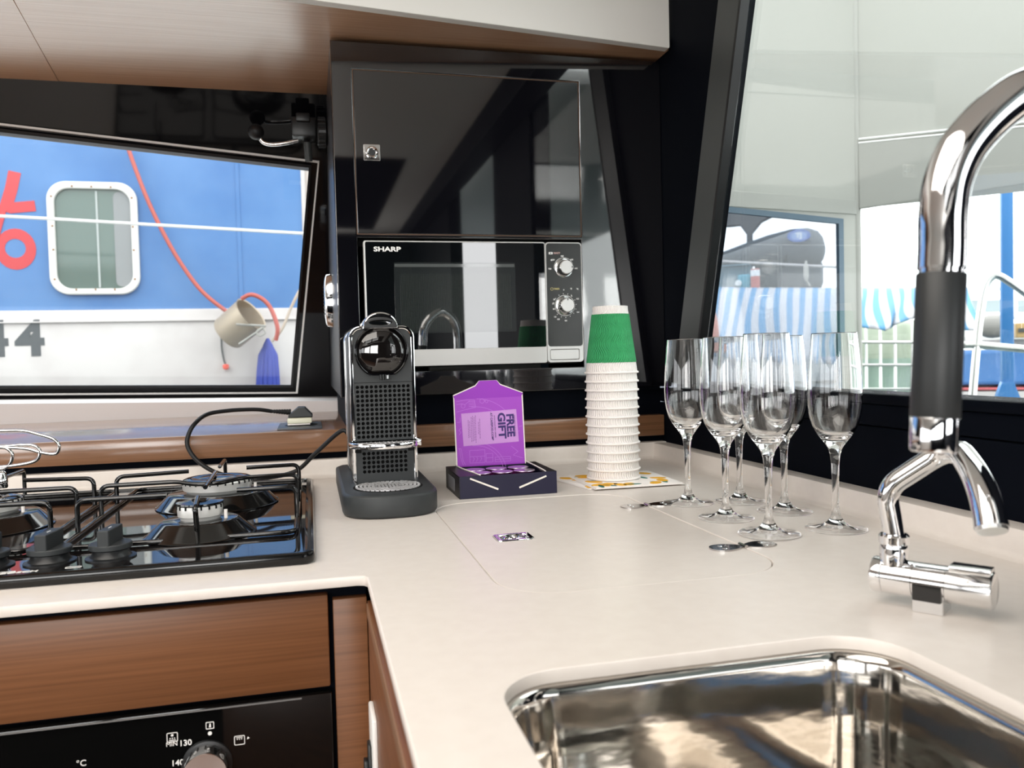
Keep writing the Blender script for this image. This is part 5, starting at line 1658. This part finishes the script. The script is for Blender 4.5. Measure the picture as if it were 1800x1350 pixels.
# stainless ladder rail
lr = thing('ladder_rail', 'stainless tube ladder rail outside the aft window', 'railing', E3(3.6, (0.4527, 0.0167)))
bm = BM(); tube(bm, catmull([E3(3.6, p) for p in [(0.4483, -0.0717), (0.4566, 0.0388), (0.4690, 0.1926), (0.4812, 0.3235), (0.5009, 0.4425), (0.5258, 0.4823), (0.5503, 0.4808), (0.5821, 0.4574), (0.6284, 0.4162), (0.8089, 0.2472), (0.9138, 0.1399)]], 8), 0.0145, 12)
obj('hoop', bm, M['alu'], lr, smooth=60)
bm = BM(); tube(bm, [E3(3.6, (0.4149, 0.2248)), E3(3.6, (0.4692, 0.2233)), E3(3.6, (0.9138, 0.1649))], 0.0145, 12)
obj('cross_tube', bm, M['alu'], lr, smooth=60)
# far boats on the right
hb = thing('blue_hull', 'blue boat hull with a red waterline beyond the ladder rail', 'boat', E3(8.0, (1.2272, -0.1902)))
bm = BM(); ext_box(bm, 8.0, (0.6426, -0.1265), (2.7303, 0.1730), 1.2, 0.03)
obj('topsides', bm, mat('hull_blue', (0.05, 0.16, 0.40), 0.5), hb)
bm = BM(); ext_box(bm, 7.99, (0.6415, -0.1659), (2.7281, -0.1462), 1.2)
obj('red_waterline', bm, mat('waterline_red', (0.45, 0.10, 0.11), 0.6), hb)
bm = BM(); ext_box(bm, 7.95, (0.6364, -0.4325), (2.7145, -0.1797), 1.2)
obj('lower_hull', bm, hullw, hb)
bm = BM(); ext_box(bm, 8.1, (0.6532, 0.2326), (2.7642, 0.2351), 0.9, 0.03)
obj('gunwale', bm, hullw, hb)
ck = thing('cabin_cruiser', 'pale hazy cabin cruiser far behind the blue hull', 'boat', E3(12, (1.7172, 0.2585)))
bm = BM(); ext_box(bm, 12, (0.7992, 0.2110), (4.3566, 0.4418), 2.5, 0.1)
obj('hull', bm, M['white'], ck, smooth=30)
bm = BM(); ext_box(bm, 12.3, (1.1646, 0.5660), (2.5207, 0.8153), 1.5, 0.1)
wh_ = obj('wheelhouse', bm, M['white'], ck, smooth=30)
m_hz = mat('hazy_window', (0.30, 0.36, 0.38), 0.2)
for pt in ((1.2845, 0.6662), (1.4973, 0.6569), (1.7071, 0.6477), (2.0795, 0.6314), (2.2809, 0.6226)):
    bm = BM(); ext_box(bm, 12.28, pt, (pt[0] + 0.2, pt[1] + 0.15), 0.05)
    obj('cabin_window', bm, m_hz, wh_)
bm = BM(); tube(bm, [E3(12.2, (1.0905, 0.9728)), E3(12.2, (3.0968, 0.8642))], 0.02, 6)
obj('guard_rail', bm, M['alu'], ck)
fe = thing('boat_fender', 'round grey fender lying on the deck of the blue hull', 'fender', E3(7.9, (1.1391, 0.2946)))
bm = BM(); lathe(bm, [(0.10 * math.sin(pi * i / 12), 0.135 * -math.cos(pi * i / 12)) for i in range(13)], E3(7.95, (1.1466, 0.3719), 0.1), xv_, 20)
obj('fender_body', bm, mat('grey_fender', (0.22, 0.21, 0.20), 0.6), fe, smooth=60)
bm = BM(); tube(bm, [E3(7.95, (1.0496, 0.3755), 0.1), E3(7.95, (1.0196, 0.3234), 0.1)], 0.02, 6)
obj('fender_eye', bm, M['alu'], fe)
cr = thing('deck_crate', 'ochre crate on the deck behind the blue post', 'crate', E3(7.9, (1.3615, 0.2779)))
bm = BM(); ext_box(bm, 7.9, (1.3207, 0.2697), (1.4992, 0.3952), 0.2, 0.01)
obj('crate_body', bm, mat('ochre', (0.42, 0.28, 0.12), 0.6), cr)
bm = BM(); ext_box(bm, 7.885, (1.3347, 0.3163), (1.4802, 0.3487), 0.02)
obj('crate_slot', bm, M['charcoal'], cr)

# things seen through the clear canvas window
grey_haze = mat('dark_boat_cover', (0.085, 0.095, 0.105), 0.7)
cv = thing('covered_outboard', 'dark fabric boat cover with an oval blue emblem, above the striped awning', 'boat cover', E3(6.8, (-0.3464, 0.7290)))
bm = BM()
sp = [(1195, 474, 3), (1230, 468, 9), (1270, 458, 15), (1310, 449, 21), (1350, 440, 26), (1390, 435, 31), (1420, 434, 32.5), (1438, 435, 28), (1447, 437, 19), (1451, 438, 5)]
rs_ = []
for (u, v, r_), c_ in zip(sp, [(-1.2538, 0.9016), (-1.0914, 0.9192), (-0.9091, 0.9532), (-0.7307, 0.9820), (-0.5559, 1.0102), (-0.3849, 1.0202), (-0.2590, 1.0154), (-0.1845, 1.0055), (-0.1475, 0.9940), (-0.1311, 0.9885)]):
    r2 = r_ / 1437 * 6.6
    rs_.append([bm.verts.new(EXT(6.8) @ Vector((c_[0], c_[1] + r2 * math.sin(2 * pi * i / 20), 0.9 * r2 * math.cos(2 * pi * i / 20)))) for i in range(20)])
for p, q in zip(rs_, rs_[1:]):
    bridge(bm, p, q)
bm.faces.new(rs_[0][::-1]); bm.faces.new(rs_[-1])
bmesh.ops.recalc_face_normals(bm, faces=bm.faces)
obj('cover', bm, grey_haze, cv, smooth=60)
bm = BM(); ext_box(bm, 6.8, (-0.6691, 0.6928), (-0.1524, 0.9287), 0.25, 0.05)
obj('skirt', bm, grey_haze, cv, smooth=30)
ec = (-0.3171, 1.0878)
ebl = mat('emblem_blue', (0.06, 0.14, 0.42), 0.5)
em = link('emblem', prism([circ(ec[0], ec[1], 0.085, 28, 0.048), circ(ec[0], ec[1], 0.062, 24, 0.033)], -0.05, 0.0, 0.0, EXT(6.64)), ebl, cv)
link('emblem_field', prism([circ(ec[0], ec[1], 0.063, 24, 0.034)], -0.05, -0.002, 0.0, EXT(6.64)), mat('emblem_pale', (0.22, 0.32, 0.56), 0.5), cv)
text('lettering', 'TJ', 0.052, EXT(6.64) @ Matrix.Translation((ec[0], ec[1], 0.0)), M['white'], cv, bold=0.002)
link('slit', prism([[(-0.4381, 0.8455), (-0.4176, 0.8441), (-0.3959, 0.9371), (-0.4081, 0.9422)]], -0.02, 0, 0, EXT(6.55)), M['void'], cv)
rf = thing('canopy_frame', 'dark grey canopy roof on a flared post behind the boat cover', 'canopy', E3(7.4, (-0.7680, 0.9435)))
me = prism([[(-1.7452, 1.3786), (-0.9359, 1.3117), (-0.8392, 1.3135), (-0.7829, 1.2301), (-0.7845, 0.7964), (-0.7415, 0.7940), (-0.7351, 1.2362), (-0.6579, 1.3277), (-0.5447, 1.3763), (-0.2779, 1.4102), (-0.2759, 1.5819), (-1.7381, 1.7286)]], -0.08, 0.0, 0.01, EXT(7.4))
link('post', me, mat('canopy_grey', (0.16, 0.16, 0.165), 0.6), rf)
bm = BM(); ext_box(bm, 7.6, (-1.7878, 1.6320), (-0.2371, 1.6139), 1.2, 0.02)
obj('roof', bm, bpy.data.materials['canopy_grey'], rf)
bm = BM(); tube(bm, [E3(6.45, (-1.3890, 0.9780)), E3(6.45, (-0.7357, 0.8943)), E3(6.45, (-0.0138, 0.8092))], 0.010, 6)
o = obj('guard_wire', bm, mat('pale_wire', (0.5, 0.46, 0.44), 0.6), None, smooth=60, origin=E3(6.45, (-0.7357, 0.8943)))
tag(o, 'pale guard wire crossing in front of the dark boat cover', 'wire')
bt = thing('plastic_bottle', 'tan bottle tied to the guard wire by the boat cover', 'bottle', E3(6.4, (-0.2623, 0.7374)))
bm = BM(); lathe(bm, [(0.012, 0.0), (0.018, 0.03), (0.017, 0.10), (0.008, 0.12), (0.008, 0.14)], E3(6.4, (-0.2585, 0.7289)), (0, 0, 1), 12)
obj('bottle_body', bm, mat('tan_plastic', (0.50, 0.46, 0.40), 0.6), bt, smooth=40)
bm = BM(); tube(bm, [E3(6.4, (-0.2585, 0.7289)), E3(6.4, (-0.2316, 0.6816))], 0.006, 6)
obj('string', bm, bpy.data.materials['tan_plastic'], bt)
bx = thing('storage_crate', 'big teal storage crate on top of the striped awning', 'crate', E3(6.5, (-0.7869, 0.6975)))
bm = BM(); ext_box(bm, 6.5, (-0.9070, 0.7040), (-0.6658, 0.8858), 0.25, 0.015)
obj('crate_body', bm, mat('teal_plastic', (0.06, 0.15, 0.20), 0.5), bx)
bm = BM(); ext_box(bm, 6.48, (-0.9015, 0.8688), (-0.6638, 0.8795), 0.02, 0.004)
obj('crate_rim', bm, bpy.data.materials['teal_plastic'], bx)
b2 = thing('tackle_box', 'small cyan box in front of the teal crate', 'box', E3(6.3, (-0.6970, 0.6794)))
bm = BM(); ext_box(bm, 6.3, (-0.7338, 0.6856), (-0.6424, 0.7856), 0.1, 0.01)
obj('box_body', bm, mat('cyan_plastic', (0.08, 0.35, 0.45), 0.5), b2)
bm = BM(); lathe(bm, [(0.024, 0), (0.02, 0.006)], E3(6.29, (-0.7280, 0.7226)), -wv_, 14)
obj('white_badge', bm, M['white'], b2)
cn = thing('red_can', 'red and white can beside the cyan box', 'can', E3(6.3, (-0.6077, 0.6578)))
bm = BM(); lathe(bm, [(0.033, 0.0), (0.033, 0.155), (0.030, 0.165)], E3(6.3, (-0.6077, 0.6578)), (0, 0, 1), 20)
obj('can_body', bm, mat('can_red', (0.52, 0.14, 0.12), 0.5), cn, smooth=35)
bm = BM(); lathe(bm, [(0.0335, 0.11), (0.0335, 0.155)], E3(6.3, (-0.6077, 0.6578)), (0, 0, 1), 20)
obj('can_band', bm, M['white'], cn, smooth=35)
lj = thing('orange_float', 'salmon orange float hanging against the striped awning', 'buoy', E3(5.5, (-0.8184, 0.2136)))
bm = BM(); lathe(bm, [(0.0, 0.0), (0.04, 0.02), (0.055, 0.10), (0.05, 0.2), (0.035, 0.27), (0.012, 0.31), (0.0, 0.315)], E3(5.5, (-0.8185, 0.2061)), (0, 0, 1), 20, False, False)
obj('float_body', bm, mat('salmon_plastic', (0.70, 0.26, 0.19), 0.5), lj, smooth=50)
bm = BM(); tube(bm, [E3(5.5, (-0.8137, 0.4945)), E3(5.5, (-0.8121, 0.5879))], 0.008, 6)
obj('float_line', bm, bpy.data.materials['tan_plastic'], lj)
dk = thing('dock_boat', 'pale hull low behind the striped awning', 'boat', E3(6.9, (-0.3629, -0.1694)))
bm = BM(); ext_box(bm, 6.9, (-1.7631, -0.4597), (-0.0208, 0.2746), 1.0, 0.04)
obj('hull', bm, mat('pale_hull', (0.50, 0.50, 0.52), 0.6), dk)
bm = BM(); ext_box(bm, 6.88, (-1.7493, -0.0452), (-0.0240, -0.0272), 0.05, 0.01)
obj('rub_rail', bm, M['charcoal'], dk)

bm = BM(); box(bm, (0.82, -4.0, 1.25), (2.5, 0.25, 1.31), 0.02)
struct(obj('cockpit_roof', bm, M['white'], smooth=30))
